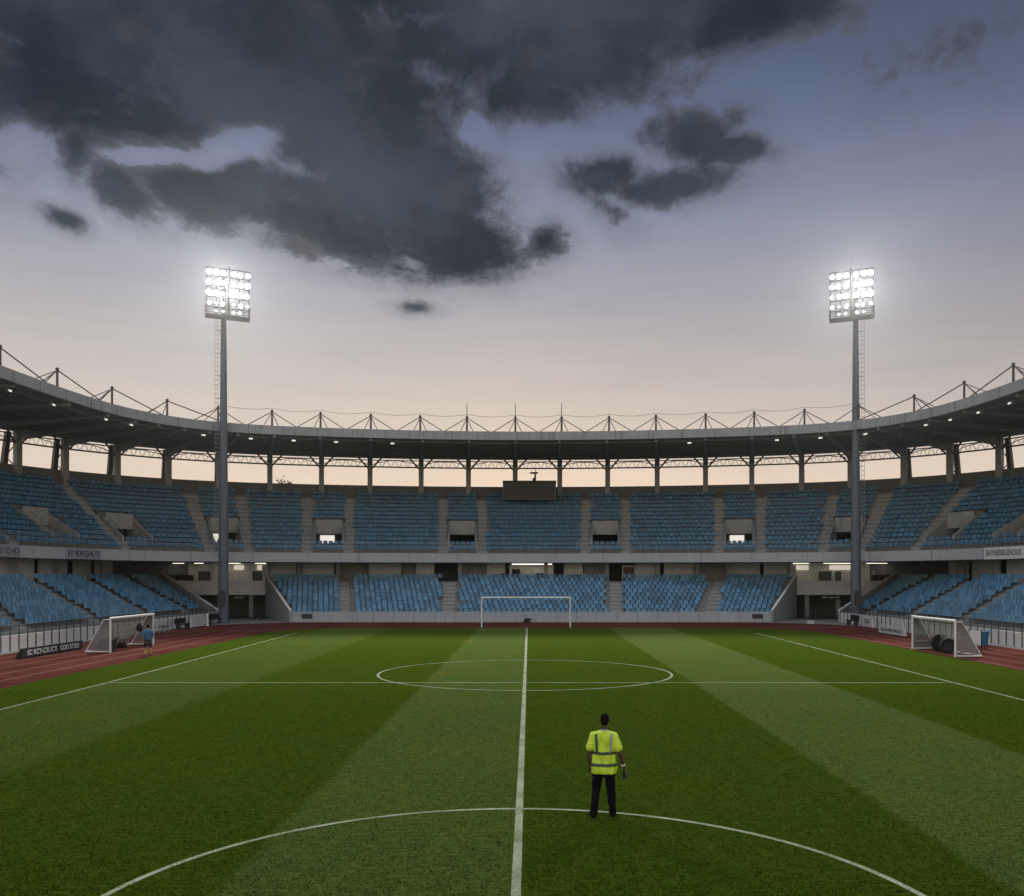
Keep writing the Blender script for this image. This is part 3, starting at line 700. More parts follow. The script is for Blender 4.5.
# ------------------------------------------------------------------ goals
def net_quad(mb, a, b, c, d, step=.11, r=.021):
    a, b, c, d = map(Vector, (a, b, c, d))
    nu = max(2, int(max((b-a).length, (c-d).length)/step)); nv = max(2, int(max((d-a).length, (c-b).length)/step))
    n = (b-a).cross(d-a).normalized()
    def bar(p, q):
        w = (q-p).normalized().cross(n)*r; h = n*r
        mb.face(p-w, q-w, q+w, p+w)
    for i in range(nu+1):
        f = i/nu; bar(a.lerp(b, f), d.lerp(c, f))
    for i in range(nv+1):
        f = i/nv; bar(a.lerp(d, f), b.lerp(c, f))
def goal(loc, rz, W, H, depth, top, label, pr=.06, net=True):
    """mouth along local x, faces -y, net goes to +y"""
    o = thing('goal', label, 'goal', loc, rz)
    for q in (-1, 1):
        m = MB(); m.tube((q*W/2,0,0), (q*W/2,0,H), pr, n=10); m.build('post', 'white_paint', o)
    m = MB(); m.tube((-W/2-pr,0,H+pr*.4), (W/2+pr,0,H+pr*.4), pr, n=10); m.build('crossbar', 'white_paint', o)
    if net:
        m = MB()
        for q in (-1, 1):
            x = q*W/2
            m.path([(x,.02,.05), (x,depth,.05)], .035); m.path([(x,0,H-.06), (x,top,H-.06), (x,depth,.05)], .022)
        m.tube((-W/2,depth,.05), (W/2,depth,.05), .035); m.build('back_frame', 'white_paint', o)
        m = MB()
        for q in (-1, 1):
            x = q*W/2; net_quad(m, (x,0,.05), (x,depth,.05), (x,top,H-.06), (x,0,H-.06))
        net_quad(m, (-W/2,depth,.05), (W/2,depth,.05), (W/2,top,H-.06), (-W/2,top,H-.06)); net_quad(m, (-W/2,0,H-.06), (W/2,0,H-.06), (W/2,top,H-.06), (-W/2,top,H-.06))
        m.build('net', 'net', o, fix=False)
    return o
goal((-.25, 73.6, -.004), 0, 7.25, 2.4, 1.6, .9, 'full size white goal at the far end before the blue seats', .065, net=False)
goal((-22.75, 51.7, -.004), R(90), 5.6, 1.85, 1.35, .35, 'small white training goal beside the player on the left track', .05)
goal((21.85, 48.7, -.004), R(-90), 5.15, 1.85, 1.35, .35, 'small white training goal on the right track with black wheels inside', .05)

# ------------------------------------------------------------------ boards, bags, boxes by the track
def board(name, label, loc, rz, L, H, m_, txt, tm, tsz, tw, thick=.12):
    o = thing(name, label, 'board', loc, rz)
    m = MB(); m.hexa([(-L/2,0,.06),(L/2,0,.06),(L/2,thick*2,.06),(-L/2,thick*2,.06),(-L/2,0,H),(L/2,0,H),(L/2,thick*.6,H),(-L/2,thick*.6,H)]); m.build('panel', m_, o)
    m = MB()
    for x in np.linspace(-L/2+.2, L/2-.2, 4): m.box(x-.04, x+.04, .01, thick*2, 0, .057)
    m.build('foot', 'black', o)
    if txt: text('lettering', txt, tsz, tm, (0, -.008, H*.52), (R(90), 0, 0), o, tw)
    return o
board('advert_board', 'long low black advertising board with white lettering beside the left training goal', (-25.3, 48.0, -.004), R(90), 6.0, .52, 'black', 'EC KCY-C3LSC\'E   COO ST:EO', 'text_white', .36, 5.2, .2)
board('advert_board', 'low white board with grey lettering leaning by the right trackside wall', (25.6, 63.7, -.004), R(-90), 4.4, .62, 'board_white', 'CLEAR MNS ABULLA', 'text_grey', .30, 3.7)
board('small_board', 'small pale board standing behind the left training goal post', (-26.6, 59.5, -.004), R(90), 1.0, .85, 'board_white', None, None, 0, 0)
board('small_board', 'pale board on a white post near the left raking end wall', (-27.0, 73.6, -.004), R(90), 2.9, 1.0, 'board_white', None, None, 0, 0)
m = MB(); m.tube((-26.9,75.3,-.004), (-26.9,75.3,1.05), .09); tag(m.build('marker_post', 'white_paint'), 'short thick white post between pale board and black bench on the left', 'post')
board('small_board', 'pale board against the white wall beside the right raking end wall', (27.4, 73.0, -.004), R(-90), 2.2, .95, 'board_white', 'DI', 'text_navy', .5, .9)
board('small_board', 'square pale board behind the lettered white board on the right', (27.2, 66.4, -.004), R(-90), 1.6, 1.05, 'board_white', None, None, 0, 0)
def bench(loc, rz, L, label):
    o = thing('bench', label, 'bench', loc, rz)
    m = MB(); m.box(-L/2, L/2, -.2, .2, .40, .46); m.build('seat', 'black', o)
    m = MB(); m.box(-L/2, L/2, .2, .24, .47, .9); m.build('backrest', 'black', o)
    for x in (-L/2+.15, L/2-.15):
        m = MB(); m.box(x-.04, x+.04, -.17, .17, 0, .397); m.build('leg', 'steel_dark', o)
bench((-27.3, 78.6, -.004), R(90), 3.6, 'long black bench in front of the left raking end wall')
bench((-27.0, 70.2, -.004), R(90), 2.2, 'short black bench between two pale boards on the left track')
bench((27.3, 76.0, -.004), R(-90), 2.0, 'black bench beside the end of the pale boards on the right track')
def chair(loc, rz, label, dark=True):
    o = thing('folding_chair', label, 'chair', loc, rz, 'folding chairs on the left track')
    m = MB(); m.box(-.22, .22, -.2, .2, .43, .47); m.build('seat', 'black' if dark else 'board_white', o)
    m = MB(); m.box(-.22, .22, .2, .24, .55, .92); m.build('backrest', 'board_white' if dark else 'black', o)
    for x in (-.2, .2):
        m = MB(); m.tube((x,-.2,0), (x,.22,.95), .018, n=5); m.tube((x,.2,0), (x,-.15,.44), .018, n=5); m.build('leg', 'steel_light', o)
for k in range(5):
    chair((-27.2+.25*(k % 2), 63.0+k*1.15, -.004), R(90+random.uniform(-15, 15)), 'dark folding chair with pale back in the row on the left track', k % 3 != 1) if False else None
pos = ['nearest the goal', 'second from the goal', 'in the middle', 'second from the bench', 'nearest the bench']
for k in range(5): chair((-27.2+.25*(k % 2), 62.6+k*1.15, -.004), R(90+random.uniform(-15, 15)), f'dark folding chair with pale back on the left track, {pos[k]}')
o = thing('equipment_box', 'black box standing just behind the near post of the left goal', 'box', (-23.6, 50.3, -.004)); m = MB(); m.box(-.35,.35,-.45,.45,0,.55); m.build('body', 'black', o); m = MB(); m.box(-.37,.37,-.47,.47,.553,.62); m.build('lid', 'rubber', o)
def bag(loc, s, label, m_='maroon'):
    o = thing('kit_bag', label, 'bag', loc); m = MB()
    m.loft([(0,0,0,.30*s,.20*s,3),(0,0,.1*s,.36*s,.24*s,3),(0,0,.3*s,.33*s,.22*s,2.6),(0,0,.42*s,.2*s,.12*s,2)], 16); m.build('body', m_, o, smooth=True)
    m = MB(); m.path([(-.2*s,0,.4*s), (-.12*s,0,.56*s), (.12*s,0,.56*s), (.2*s,0,.4*s)], .02); m.build('handle', 'black', o)
bag((-23.6, 52.2, -.004), .8, 'dark maroon kit bag on the ground inside the left goal')
o = thing('ball_bag', 'dark ball bag hanging from the left goal crossbar beside the player', 'bag', (-22.72, 52.5, 1.84))
m = MB(); m.loft([(0,0,-.92,.05,.05),(0,0,-.89,.13,.13),(0,0,-.72,.18,.18),(0,0,-.55,.14,.14),(0,0,-.42,.04,.04)], 14); m.build('body', 'maroon', o, smooth=True); m = MB(); m.tube((0,0,-.37), (0,0,.0), .015); m.build('cord', 'black', o)
def wheel(loc, r, rz, label):
    o = thing('wheel', label, 'wheel', loc, rz); m = MB(); n = 28; ring = []
    pr = [(r,-.09),(r,.09),(r*.86,.13),(r*.6,.1),(r*.6,-.1),(r*.86,-.13)]; k = len(pr)
    for j in range(n):
        a = 2*math.pi*j/n
        for rr, y in pr: m.v.append((rr*math.cos(a), y, r+rr*math.sin(a)))
    for j in range(n):
        for q in range(k): m.f.append((j*k+q, j*k+(q+1) % k, ((j+1) % n)*k+(q+1) % k, ((j+1) % n)*k+q)); m.mi.append(0)
    m.build('tyre', 'rubber', o)
    m = MB(); m.tube((0,-.03,r), (0,.03,r), r*.62, n=20); m.tube((0,-.09,r), (0,.09,r), r*.18, n=12)
    for j in range(6): a = math.pi*j/3; m.tube((0,0,r), (r*.62*math.cos(a),0,r+r*.62*math.sin(a)), .025, n=5)
    m.build('rim', 'steel_dark', o)
wheel((22.75, 49.95, -.004), .48, R(12), 'larger black wheel standing inside the right training goal')
wheel((22.6, 48.55, -.004), .40, R(-14), 'smaller black wheel by the near post of the right training goal')
o = thing('equipment_box', 'flat black box on the track inside the far end of the right goal', 'box', (22.7, 51.9, -.004)); m = MB(); m.box(-.35,.35,-.3,.3,0,.36); m.build('body', 'black', o); m = MB(); m.box(-.37,.37,-.32,.32,.363,.41); m.build('lid', 'rubber', o)
o = thing('waste_bin', 'blue bin on a dark stand behind the right training goal', 'bin', (25.9, 51.3, -.004))
m = MB(); m.loft([(0,0,.25,.22,.22),(0,0,.95,.30,.30),(0,0,.98,.32,.32),(0,0,1.02,.32,.32)], 16); m.build('body', 'bin_blue', o); m = MB()
for a in range(4): m.tube((.2*math.cos(a*1.57+.8),.2*math.sin(a*1.57+.8),0), (.2*math.cos(a*1.57+.8),.2*math.sin(a*1.57+.8),.3), .03)
m.build('stand', 'black', o)
o = thing('net_frame', 'pale upright sheet tied beside the blue bin behind the right goal', 'screen', (24.6, 49.6, -.004), R(-80))
m = MB(); m.box(-.5,.5,-.01,.01,.35,1.15); m.build('sheet', 'board_white', o); m = MB(); m.tube((-.5,0,0), (-.5,0,1.2), .03); m.tube((.5,0,0), (.5,0,1.2), .03); m.build('pole', 'black', o)
o = thing('low_dark_object', 'small dark low object with a grey top by the far wall behind the goal', 'camera', (-.25, 81.3, -.012))  # unidentified low dark object, modelled in a camera-like shape
m = MB(); m.box(-.18,.3,-.15,.15,.12,.38); m.tube((.3,0,.26), (.5,0,.28), .08); m.build('camera_body', 'black', o); m = MB(); m.loft([(0,0,.38,.14,.14),(0,0,.7,.11,.11),(0,0,.85,.05,.05)], 10); m.build('hood', 'steel_light', o); m = MB(); m.box(-.3,.4,-.2,.2,0,.117); m.build('base', 'rubber', o)
o = thing('equipment_box', 'small pale box lying on the track before the right corner passage', 'box', (24.7, 79.0, -.004)); m = MB(); m.box(-.28,.28,-.2,.2,0,.25); m.build('body', 'board_white', o); m = MB(); m.box(-.3,.3,-.22,.22,.253,.3); m.build('lid', 'board_white', o)

# ------------------------------------------------------------------ lettering on the balcony front
def fascia_sign(bear, txt, w, h, label, m_, tm, tsz):
    s = min(np.arange(-60, 60, .05), key=lambda q: abs(BC+900*P(q,3.2).x/P(q,3.2).y-bear)); g_ = stretch(s, 3.2); A_, B_ = P(s-w/2/g_-.05, 3.2), P(s+w/2/g_+.05, 3.2); t = (B_-A_).normalized(); q = (A_+B_)/2+Vector((t.y, -t.x, 0))*.03
    o = thing('fascia_sign', label, 'sign', (q.x, q.y, 5.975), math.atan2(t.y, t.x))
    m = MB(); m.box(-w/2, w/2, -.015, .02, -h/2, h/2); m.build('panel', m_, o)
    text('lettering', txt, tsz, tm, (0, -.02, 0), (R(90), 0, 0), o, w*.88)
fascia_sign(5, "LA2'1D:4D", 3.4, .82, 'faded grey lettering on the pale balcony front at the left edge', 'roof_fascia', 'text_grey', .6)
fascia_sign(82.5, 'EY 9DKQ/4LY3', 3.9, .82, 'navy lettering on the pale balcony front above the left lower seats', 'roof_fascia', 'text_navy', .62)
fascia_sign(1005, 'BAYNESSELENOUS', 4.6, .95, 'white framed sign with grey letters on the right balcony front', 'wall_white', 'text_grey', .62)

# ------------------------------------------------------------------ seats
def seat_geo():
    b = MB()
    b.hexa([(-.205,-.20,.37),(.205,-.20,.37),(.205,.18,.35),(-.205,.18,.35),(-.205,-.21,.41),(.205,-.21,.41),(.205,.18,.39),(-.205,.18,.39)])
    b.hexa([(-.21,.18,.36),(.21,.18,.36),(.21,.22,.36),(-.21,.22,.36),(-.185,.255,.745),(.185,.255,.745),(.185,.29,.745),(-.185,.29,.745)])
    return np.array(b.v), b.f
SV, SF = seat_geo()
seats = []     # x,y,z,angle,lower?,block
AIS_FAR = [((-17.6,-19.2),(-16.3,-17.9)), ((-8.1,-8.65),(-6.7,-7.2)), ((7.4,7.95),(8.7,9.35)), ((15.7,18.5),(17.2,19.9))]
for i in range(10):
    y = 82.9+.75*i+.42; z = .45+.355*i; f = i/10; xl = -21.6-.568*(y-82.3); xr = 22.0+.568*(y-82.3)
    for x in np.arange(xl+.35+.25*(i % 2), xr-.3, .50):
        if any(a[0]+(a[1]-a[0])*f-.2 < x < b[0]+(b[1]-b[0])*f+.2 for a, b in AIS_FAR): continue
        seats.append((x, y, z, 0.0, 1, 'far'))
AIS_SIDE = (27.5, 36.5, 45.2, 53.3, 62.6, 71.0, 79.2)
for sx in (-1, 1):
    for i in range(10):
        x = SIDE_X(i)+.42
        for y in np.arange(22+random.uniform(0, .5), yend(x)-.5, .50):
            if any(a+(SIDE_X(i)-30)*.55-.2 < y < a+(SIDE_X(i)-30)*.55+1.3 for a in AIS_SIDE): continue
            seats.append((sx*x, y, SIDE_Z(i), -sx*math.pi/2, 1, 'left' if sx < 0 else 'right'))
sd = np.arange(-72, 72, .05)
for r in range(NR):
    o = O0+RUN*r+.40; pts = np.array([P(s, o)[:2] for s in sd]); L = np.concatenate([[0], np.cumsum(np.linalg.norm(np.diff(pts, axis=0), axis=1))])
    for l in np.arange(0, L[-1], .52):
        s = float(np.interp(l, L, sd)); u, v = vom_u(s); a = abs(u)
        if (1.5 < a < 2.62 and has_stair(v, 1 if u > 0 else -1)) or (a <= 1.78 and 2 <= r <= 6): continue
        p, t, n = frame(s); p = p+n*o
        seats.append((p.x, p.y, row_z(r), math.atan2(t.y, t.x), 0, 'upper'))
def block_of(s):
    # lower side blocks numbered from the near end
    i = (abs(s[0])-30.42)/.72
    return sum(s[1] > a+(abs(s[0])-30.42)*.55 for a in AIS_SIDE)
def inview(s): u = BC+900*s[0]/s[1]; return 4 < u < 1020
cand = {}
row_of = lambda q: int(round((abs(q[0])-30.42)/.72))
for q in seats:
    if q[5] in ('left', 'right') and inview(q): cand.setdefault((q[5], row_of(q), block_of(q)), []).append(q)
units = sorted(cand.items(), key=lambda kv: sum(q[0]**2+q[1]**2 for q in kv[1])/len(kv[1])); hero = []
for k, v in units:
    if len(hero)+len(v) <= 300: hero += v
BLK = {3: 'cut-off block nearest the camera', 4: 'block beside the training goal', 5: 'block past the training goal', 6: 'block before the end wall', 7: 'block at the end wall'}
hs = set(id(q) for q in hero); rest = [q for q in seats if id(q) not in hs]
mb = MB(); mb.v = [tuple(v) for v in SV]; mb.f = list(SF); mb.mi = [0]*len(SF)
sme = mb.mesh('stadium_seat', 'seat_single')
for q in hero:
    o = link(bpy.data.objects.new('stadium_seat', sme)); o.location = q[:3]; o.rotation_euler = (0, 0, q[3])
    i = int(round((abs(q[0])-30.42)/.72)); b = block_of(q)
    tag(o, f"blue seat in {ORD[i] if i < 9 else 'tenth'} row up, {q[5]} lower stand, {BLK.get(b, 'far block')}", 'seat', f"blue seats of the {q[5]} lower stand")
A = np.array([[q[0], q[1], q[2], math.cos(q[3]), math.sin(q[3])] for q in rest]); nv = len(SV)
V = np.empty((len(rest), nv, 3)); jit = rng.uniform(-.02, .02, (len(rest), 1))
V[:,:,0] = A[:,0:1]+SV[None,:,0]*A[:,3:4]-SV[None,:,1]*A[:,4:5]; V[:,:,1] = A[:,1:2]+SV[None,:,0]*A[:,4:5]+SV[None,:,1]*A[:,3:4]; V[:,:,2] = A[:,2:3]+SV[None,:,2]+jit
F = (np.array(SF)[None]+(np.arange(len(rest))*nv)[:,None,None]).reshape(-1, 4)
me = bpy.data.meshes.new('stadium_seats'); me.from_pydata(V.reshape(-1, 3).tolist(), [], F.tolist())
me.materials.append(MATS['seat_blue']); me.materials.append(MATS['seat_shaded'])
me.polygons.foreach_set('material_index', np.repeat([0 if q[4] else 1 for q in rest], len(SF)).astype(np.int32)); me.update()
tag(link(bpy.data.objects.new('stadium_seats', me)), 'thousands of blue plastic seats filling the upper tier and the farther lower blocks', 'seats', kind='stuff')

# ------------------------------------------------------------------ people
def remesh(mb, name, m_, parent, vox, smooth_it=4):
    me = mb.mesh(name+'_raw', m_); o = link(bpy.data.objects.new(name+'_raw', me))
    md = o.modifiers.new('r', 'REMESH'); md.mode = 'VOXEL'; md.voxel_size = vox; md.use_smooth_shade = True
    sm = o.modifiers.new('s', 'SMOOTH'); sm.factor = .5; sm.iterations = smooth_it
    dg = bpy.context.evaluated_depsgraph_get(); new = bpy.data.meshes.new_from_object(o.evaluated_get(dg)); bpy.data.objects.remove(o)
    new.name = name; 
    if not new.materials: new.materials.append(MATS[m_])
    return link(bpy.data.objects.new(name, new), parent)
TEX = {}
def creases(o, strength, size, st=(1, 1, .5)):
    t = bpy.data.textures.new('creases', 'CLOUDS'); t.noise_scale = size; t.noise_depth = 2
    md = o.modifiers.new('creases', 'DISPLACE'); md.texture = t; md.strength = strength; md.mid_level = .5; md.texture_coords = 'LOCAL'
    return o
def limb(mb, pts, rad, n=14):
    for (a, b), (r, q) in zip(zip(pts[:-1], pts[1:]), zip(rad[:-1], rad[1:])):
        mb.tube(a, b, r, q, n=n); mb.ellipsoid(b, (q*1.01,)*3, 12, 8)
    mb.ellipsoid(pts[0], (rad[0],)*3, 12, 8)
def hand(mb, w, d, side):
    """w wrist, d direction down the hand; fingers slightly curled forward (+y)"""
    w = Vector(w); d = Vector(d).normalized(); f = Vector((0,1,0)); f = (f-d*f.dot(d)).normalized(); s = d.cross(f)
    pc = w+d*.05
    for k in range(5): mb.ellipsoid(tuple(w+d*(.02+.017*k)+f*(.0)), (.019, .040, .02), 10, 6)
    for k, (off, L) in enumerate(((-.030,.068), (-.010,.078), (.011,.074), (.030,.058))):
        a = w+d*.09+f*off; b = a+d*L*.5-s*side*-.008; c = b+(d*.8-s*side*-.55).normalized()*L*.5
        limb(mb, [tuple(a), tuple(b), tuple(c)], [.0095, .009, .0078], 8)
    a = w+d*.035+f*.036; b = a+(d*.55+f*.75).normalized()*.038; c = b+(d*.9+f*.2).normalized()*.032
    limb(mb, [tuple(a), tuple(b), tuple(c)], [.013, .011, .009], 8)
def head(mb, c, k=1.0):
    x, y, z = c
    mb.ellipsoid((x,y-.005,z+.02*k), (.071*k,.094*k,.105*k)); mb.ellipsoid((x,y+.028*k,z-.05*k), (.060*k,.062*k,.072*k))
    mb.ellipsoid((x,y+.095*k,z-.022*k), (.014*k,.02*k,.024*k), 8, 6)
    mb.ellipsoid((x,y+.084*k,z-.062*k), (.025*k,.012*k,.010*k), 8, 6)
    for q in (-1, 1):
        mb.ellipsoid((x+q*.078*k,y-.002,z-.01*k), (.012*k,.022*k,.034*k), 8, 6); mb.ellipsoid((x+q*.03*k,y+.083*k,z+.006*k), (.014*k,.01*k,.009*k), 8, 6)
def torso_rings():
    # z, rx, ry, cy
    return [(.74,.188,.120,0),(.84,.192,.126,0),(.92,.190,.122,0),(1.02,.182,.116,.0),(1.12,.186,.118,.0),(1.22,.198,.122,.005),(1.32,.204,.122,.005),(1.38,.190,.112,.0),(1.425,.155,.096,-.005),(1.46,.105,.076,-.01),(1.485,.07,.062,-.012)]
def steward():
    o = thing('person', 'person seen from behind in yellow high visibility vest and dark trousers standing on the pitch', 'person', (1.28, 15.38, .0), R(-6))
    VX = .0075
    hipL, kneeL, ankL = (-.092,0,.90), (-.128,.035,.49), (-.168,-.02,.085)
    hipR, kneeR, ankR = (.088,0,.90), (.118,.015,.49), (.148,.03,.085)
    shL, elL, wrL = (-.172,-.005,1.385), (-.255,-.03,1.10), (-.250,.03,.845)
    shR, elR, wrR = (.172,-.005,1.385), (.268,-.05,1.11), (.335,.01,.865)
    b = MB()
    b.loft([(0,cy,z,rx*.93,ry*.93,2.3) for z, rx, ry, cy in torso_rings()], 24)
    b.tube((0,-.012,1.44), (0,.0,1.60), .055, .052, n=14); head(b, (.012,.012,1.655))
    for h, k, a, sx in ((hipL,kneeL,ankL,-1), (hipR,kneeR,ankR,1)):
        limb(b, [h, k, a], [.082, .054, .038]); limb(b, [a, (a[0]+sx*.02,a[1]+.13,.035)], [.04, .03])
    for s_, e, w, sx in ((shL,elL,wrL,-1), (shR,elR,wrR,1)):
        limb(b, [s_, e, w], [.058, .043, .030]); hand(b, w, Vector(w)-Vector(e)+Vector((0,.03,-.05)), sx)
    remesh(b, 'body', 'skin', o, VX, 3)
    # hair
    b = MB(); b.ellipsoid((.012,-.004,1.683), (.076,.098,.097)); b.ellipsoid((.012,-.035,1.645), (.068,.066,.078)); remesh(b, 'hair', 'hair', o, .008, 3)
    # shirt: sleeves and collar
    b = MB(); b.loft([(0,cy,z,rx*.985,ry*.985,2.3) for z, rx, ry, cy in torso_rings() if z > .8], 24)
    for s_, e, sx in ((shL,elL,-1), (shR,elR,1)):
        q = Vector(s_).lerp(Vector(e), .68); limb(b, [(sx*.10,-.008,1.405), s_, tuple(q)], [.07, .074, .080])
    creases(remesh(b, 'shirt', 'hiviz_shirt', o, .009, 3), .018, .07)
    b = MB(); b.loft([(0,-.012,1.478,.074,.068),(0,-.008,1.505,.066,.062)], 18, False); b.build('collar', 'reflective_pale', o)
    # trousers
    b = MB(); b.loft([(0,0,.70,.178,.118,2.4),(0,0,.80,.186,.125,2.4),(0,0,.93,.184,.120,2.3)], 24)
    for h, k, a in ((hipL,kneeL,ankL), (hipR,kneeR,ankR)): limb(b, [(h[0]*1.02,h[1],.82), k, (a[0],a[1],.075)], [.102, .076, .064])
    creases(remesh(b, 'trousers', 'trousers', o, .009, 2), .035, .11)
    for a, sx, yaw in ((ankL,-1,-.16), (ankR,1,.05)):
        b = MB()
        b.ellipsoid((a[0],a[1]-.02,.055), (.045,.065,.055)); b.ellipsoid((a[0]+yaw*.35,a[1]+.11,.042), (.046,.09,.042)); b.ellipsoid((a[0]+yaw*.2,a[1]+.05,.045), (.044,.1,.045))
        remesh(b, 'shoe', 'shoe', o, .009, 3)
    # vest: folds in its surface, bands and braces follow it
    def vest_pt(th, z, off=0.0):
        rr = torso_rings(); zs = [r[0] for r in rr]; rx = float(np.interp(z, zs, [r[1] for r in rr])); ry = float(np.interp(z, zs, [r[2] for r in rr])); cy = float(np.interp(z, zs, [r[3] for r in rr]))
        flare = 1.03+.07*max(0, (1.0-z)/.25)
        fold = .009*math.sin(5*th+z*9)+.008*math.sin(9*th-z*14+1)+.006*math.sin(23*z+3*th)+.005*math.sin(14*th+31*z)
        c, s_ = math.cos(th), math.sin(th); e = 2/2.35
        return Vector(((rx*flare+.004+fold+off)*math.copysign(abs(c)**e, c), cy+(ry*flare+.01+fold+off)*math.copysign(abs(s_)**e, s_), z))
    def shell(zs, th0=0, th1=2*math.pi, n=64, off=0.0):
        b = MB(); G = [[vest_pt(th0+(th1-th0)*k/n, z, off) for k in range(n+1)] for z in zs]
        for i in range(len(zs)-1):
            for k in range(n): b.face(G[i][k], G[i][k+1], G[i+1][k+1], G[i+1][k])
        return b
    def weld(ob):
        bm = bmesh.new(); bm.from_mesh(ob.data); bmesh.ops.remove_doubles(bm, verts=bm.verts, dist=1e-5); bmesh.ops.recalc_face_normals(bm, faces=bm.faces); bm.to_mesh(ob.data); bm.free()
        ob.data.polygons.foreach_set('use_smooth', [True]*len(ob.data.polygons)); so = ob.modifiers.new('t', 'SOLIDIFY'); so.thickness = .004; so.offset = 1; return ob
    b = shell(list(np.linspace(.755, 1.465, 34)))
    vest = weld(b.build('vest', 'hiviz', o, fix=False))
    for z0, z1 in ((1.085, 1.135), (.885, .935)): weld(shell(list(np.linspace(z0, z1, 4)), off=.008).build('reflective_band', 'reflective', vest, fix=False))
    for q in (-1, 1):
        b = MB(); zs = list(np.linspace(1.14, 1.435, 16))
        for back in (-1, 1):
            prev = None
            for z in zs:
                f = (z-1.14)/.32; xo = q*(.112+.012*f); w = .019
                row = []
                for x in (xo-w, xo+w):
                    th = min(np.linspace(0, math.pi, 300), key=lambda t: abs(vest_pt(back*t, z).x-x)); row.append(vest_pt(back*th, z, .009))
                if prev: b.face(prev[0], prev[1], row[1], row[0])
                prev = row
        weld(b.build('reflective_brace', 'reflective_pale' if q > 0 else 'reflective', vest, fix=False))
    b = MB(); a = Vector(wrR)+Vector((-.012,-.01,.045)); b.tube(a, a+Vector((.006,.006,-.028)), .037, .036, n=14); b.build('watch', 'white_paint', o)
    return o
steward()
rd = thing('handheld_radio', 'small black radio in the right hand of the person in the yellow vest', 'radio', (1.28+.352, 15.38+.04, .735), R(-10))
m = MB(); m.box(-.026,.026,-.03,.03,-.08,.06); m.build('body', 'black', rd); m = MB(); m.tube((.012,.01,.06), (.012,.01,.15), .008, .005); m.build('aerial', 'rubber', rd)

def player():
    o = thing('person', 'person in light blue shirt and black shorts standing by the left training goal', 'person', (-19.85, 46.9, 0), R(35)); o.scale = (.92, .92, .92)
    b = MB(); b.loft([(0,cy,z,rx*.93,ry*.93,2.3) for z, rx, ry, cy in torso_rings()], 20)
    b.tube((0,-.012,1.44), (0,.01,1.60), .055, .052, n=12); head(b, (0,.02,1.655))
    L = ((-.09,0,.9), (-.12,.10,.50), (-.14,-.04,.085)); Rr = ((.09,0,.9), (.13,.02,.49), (.16,.06,.085))
    for pts, sx in ((L,-1), (Rr,1)):
        limb(b, list(pts), [.08, .055, .038]); a = pts[2]; limb(b, [a, (a[0],a[1]+.13,.035)], [.04, .03])
    A = (((-.2,0,1.39), (-.27,-.05,1.12), (-.24,.12,.93)), ((.2,0,1.39), (.27,-.06,1.12), (.22,.12,.93)))
    for pts, sx in zip(A, (-1, 1)):
        limb(b, list(pts), [.056, .042, .03]); hand(b, pts[2], Vector(pts[2])-Vector(pts[1]), sx)
    remesh(b, 'body', 'skin_pale', o, .011, 3)
    b = MB(); b.ellipsoid((0,-.004,1.683), (.082,.098,.098)); b.ellipsoid((0,-.035,1.64), (.076,.068,.085)); remesh(b, 'hair', 'hair', o, .011, 2)
    b = MB(); b.loft([(0,cy,z,rx*1.06,ry*1.08,2.3) for z, rx, ry, cy in torso_rings() if z > .9], 20)
    for pts, sx in zip(A, (-1, 1)):
        q = Vector(pts[0]).lerp(Vector(pts[1]), .75); limb(b, [(sx*.13,-.005,1.40), pts[0], tuple(q)], [.08, .08, .07])
    remesh(b, 'shirt', 'kit_blue', o, .012, 3)
    b = MB(); b.loft([(0,0,.78,.19,.128,2.4),(0,0,.9,.195,.13,2.4),(0,0,1.0,.19,.125,2.3)], 20)
    for pts in (L, Rr): q = Vector(pts[0]).lerp(Vector(pts[1]), .9); limb(b, [pts[0], tuple(q)], [.105, .098])
    remesh(b, 'shorts', 'black', o, .012, 2)
    for pts in (L, Rr):
        b = MB(); k, a = Vector(pts[1]), Vector(pts[2]); limb(b, [tuple(k.lerp(a, .35)), tuple(a)], [.056, .046]); remesh(b, 'sock', 'sock', o, .01, 2)
        b = MB(); b.ellipsoid((a.x,a.y+.05,.045), (.047,.13,.047)); remesh(b, 'shoe', 'shoe', o, .01, 2)
player()

# ------------------------------------------------------------------ trees beyond the back wall
def bush(x, y, h, w, label):
    o = thing('tree', label, 'tree', (x, y, -.03)); m = MB(); m.tube((0,0,0), (.2,0,h*.6), .35, .18); 
    for k in range(9):
        a = k*.7; m.tube((.2,0,h*(.5+.02*k)), (w*.55*math.cos(a),w*.55*math.sin(a),h*(.8+.02*k)), .12, .04, n=6)
    m.build('trunk', 'bark', o)
    m = MB(); pts = rng.normal(0, 1, (60, 3)); pts /= np.linalg.norm(pts, axis=1)[:,None]; pts *= rng.uniform(.35, 1, (60, 1))
    for c in pts:
        cc = np.array([c[0]*w, c[1]*w, h*.86+c[2]*h*.14]); 
        for _ in range(60):
            p = cc+rng.normal(0, .33, 3); u = rng.normal(0, 1, 3); u /= np.linalg.norm(u); v = np.cross(u, rng.normal(0, 1, 3)); v /= np.linalg.norm(v); s_ = rng.uniform(.09, .2)
            m.face(p-u*s_, p+v*s_*.5, p+u*s_, p-v*s_*.5)
    m.build('crown', 'leaf', o, fix=False)
bush(-31.6, 116, 16.6, 1.9, 'small dark leafy tree top showing over the back wall between left columns')
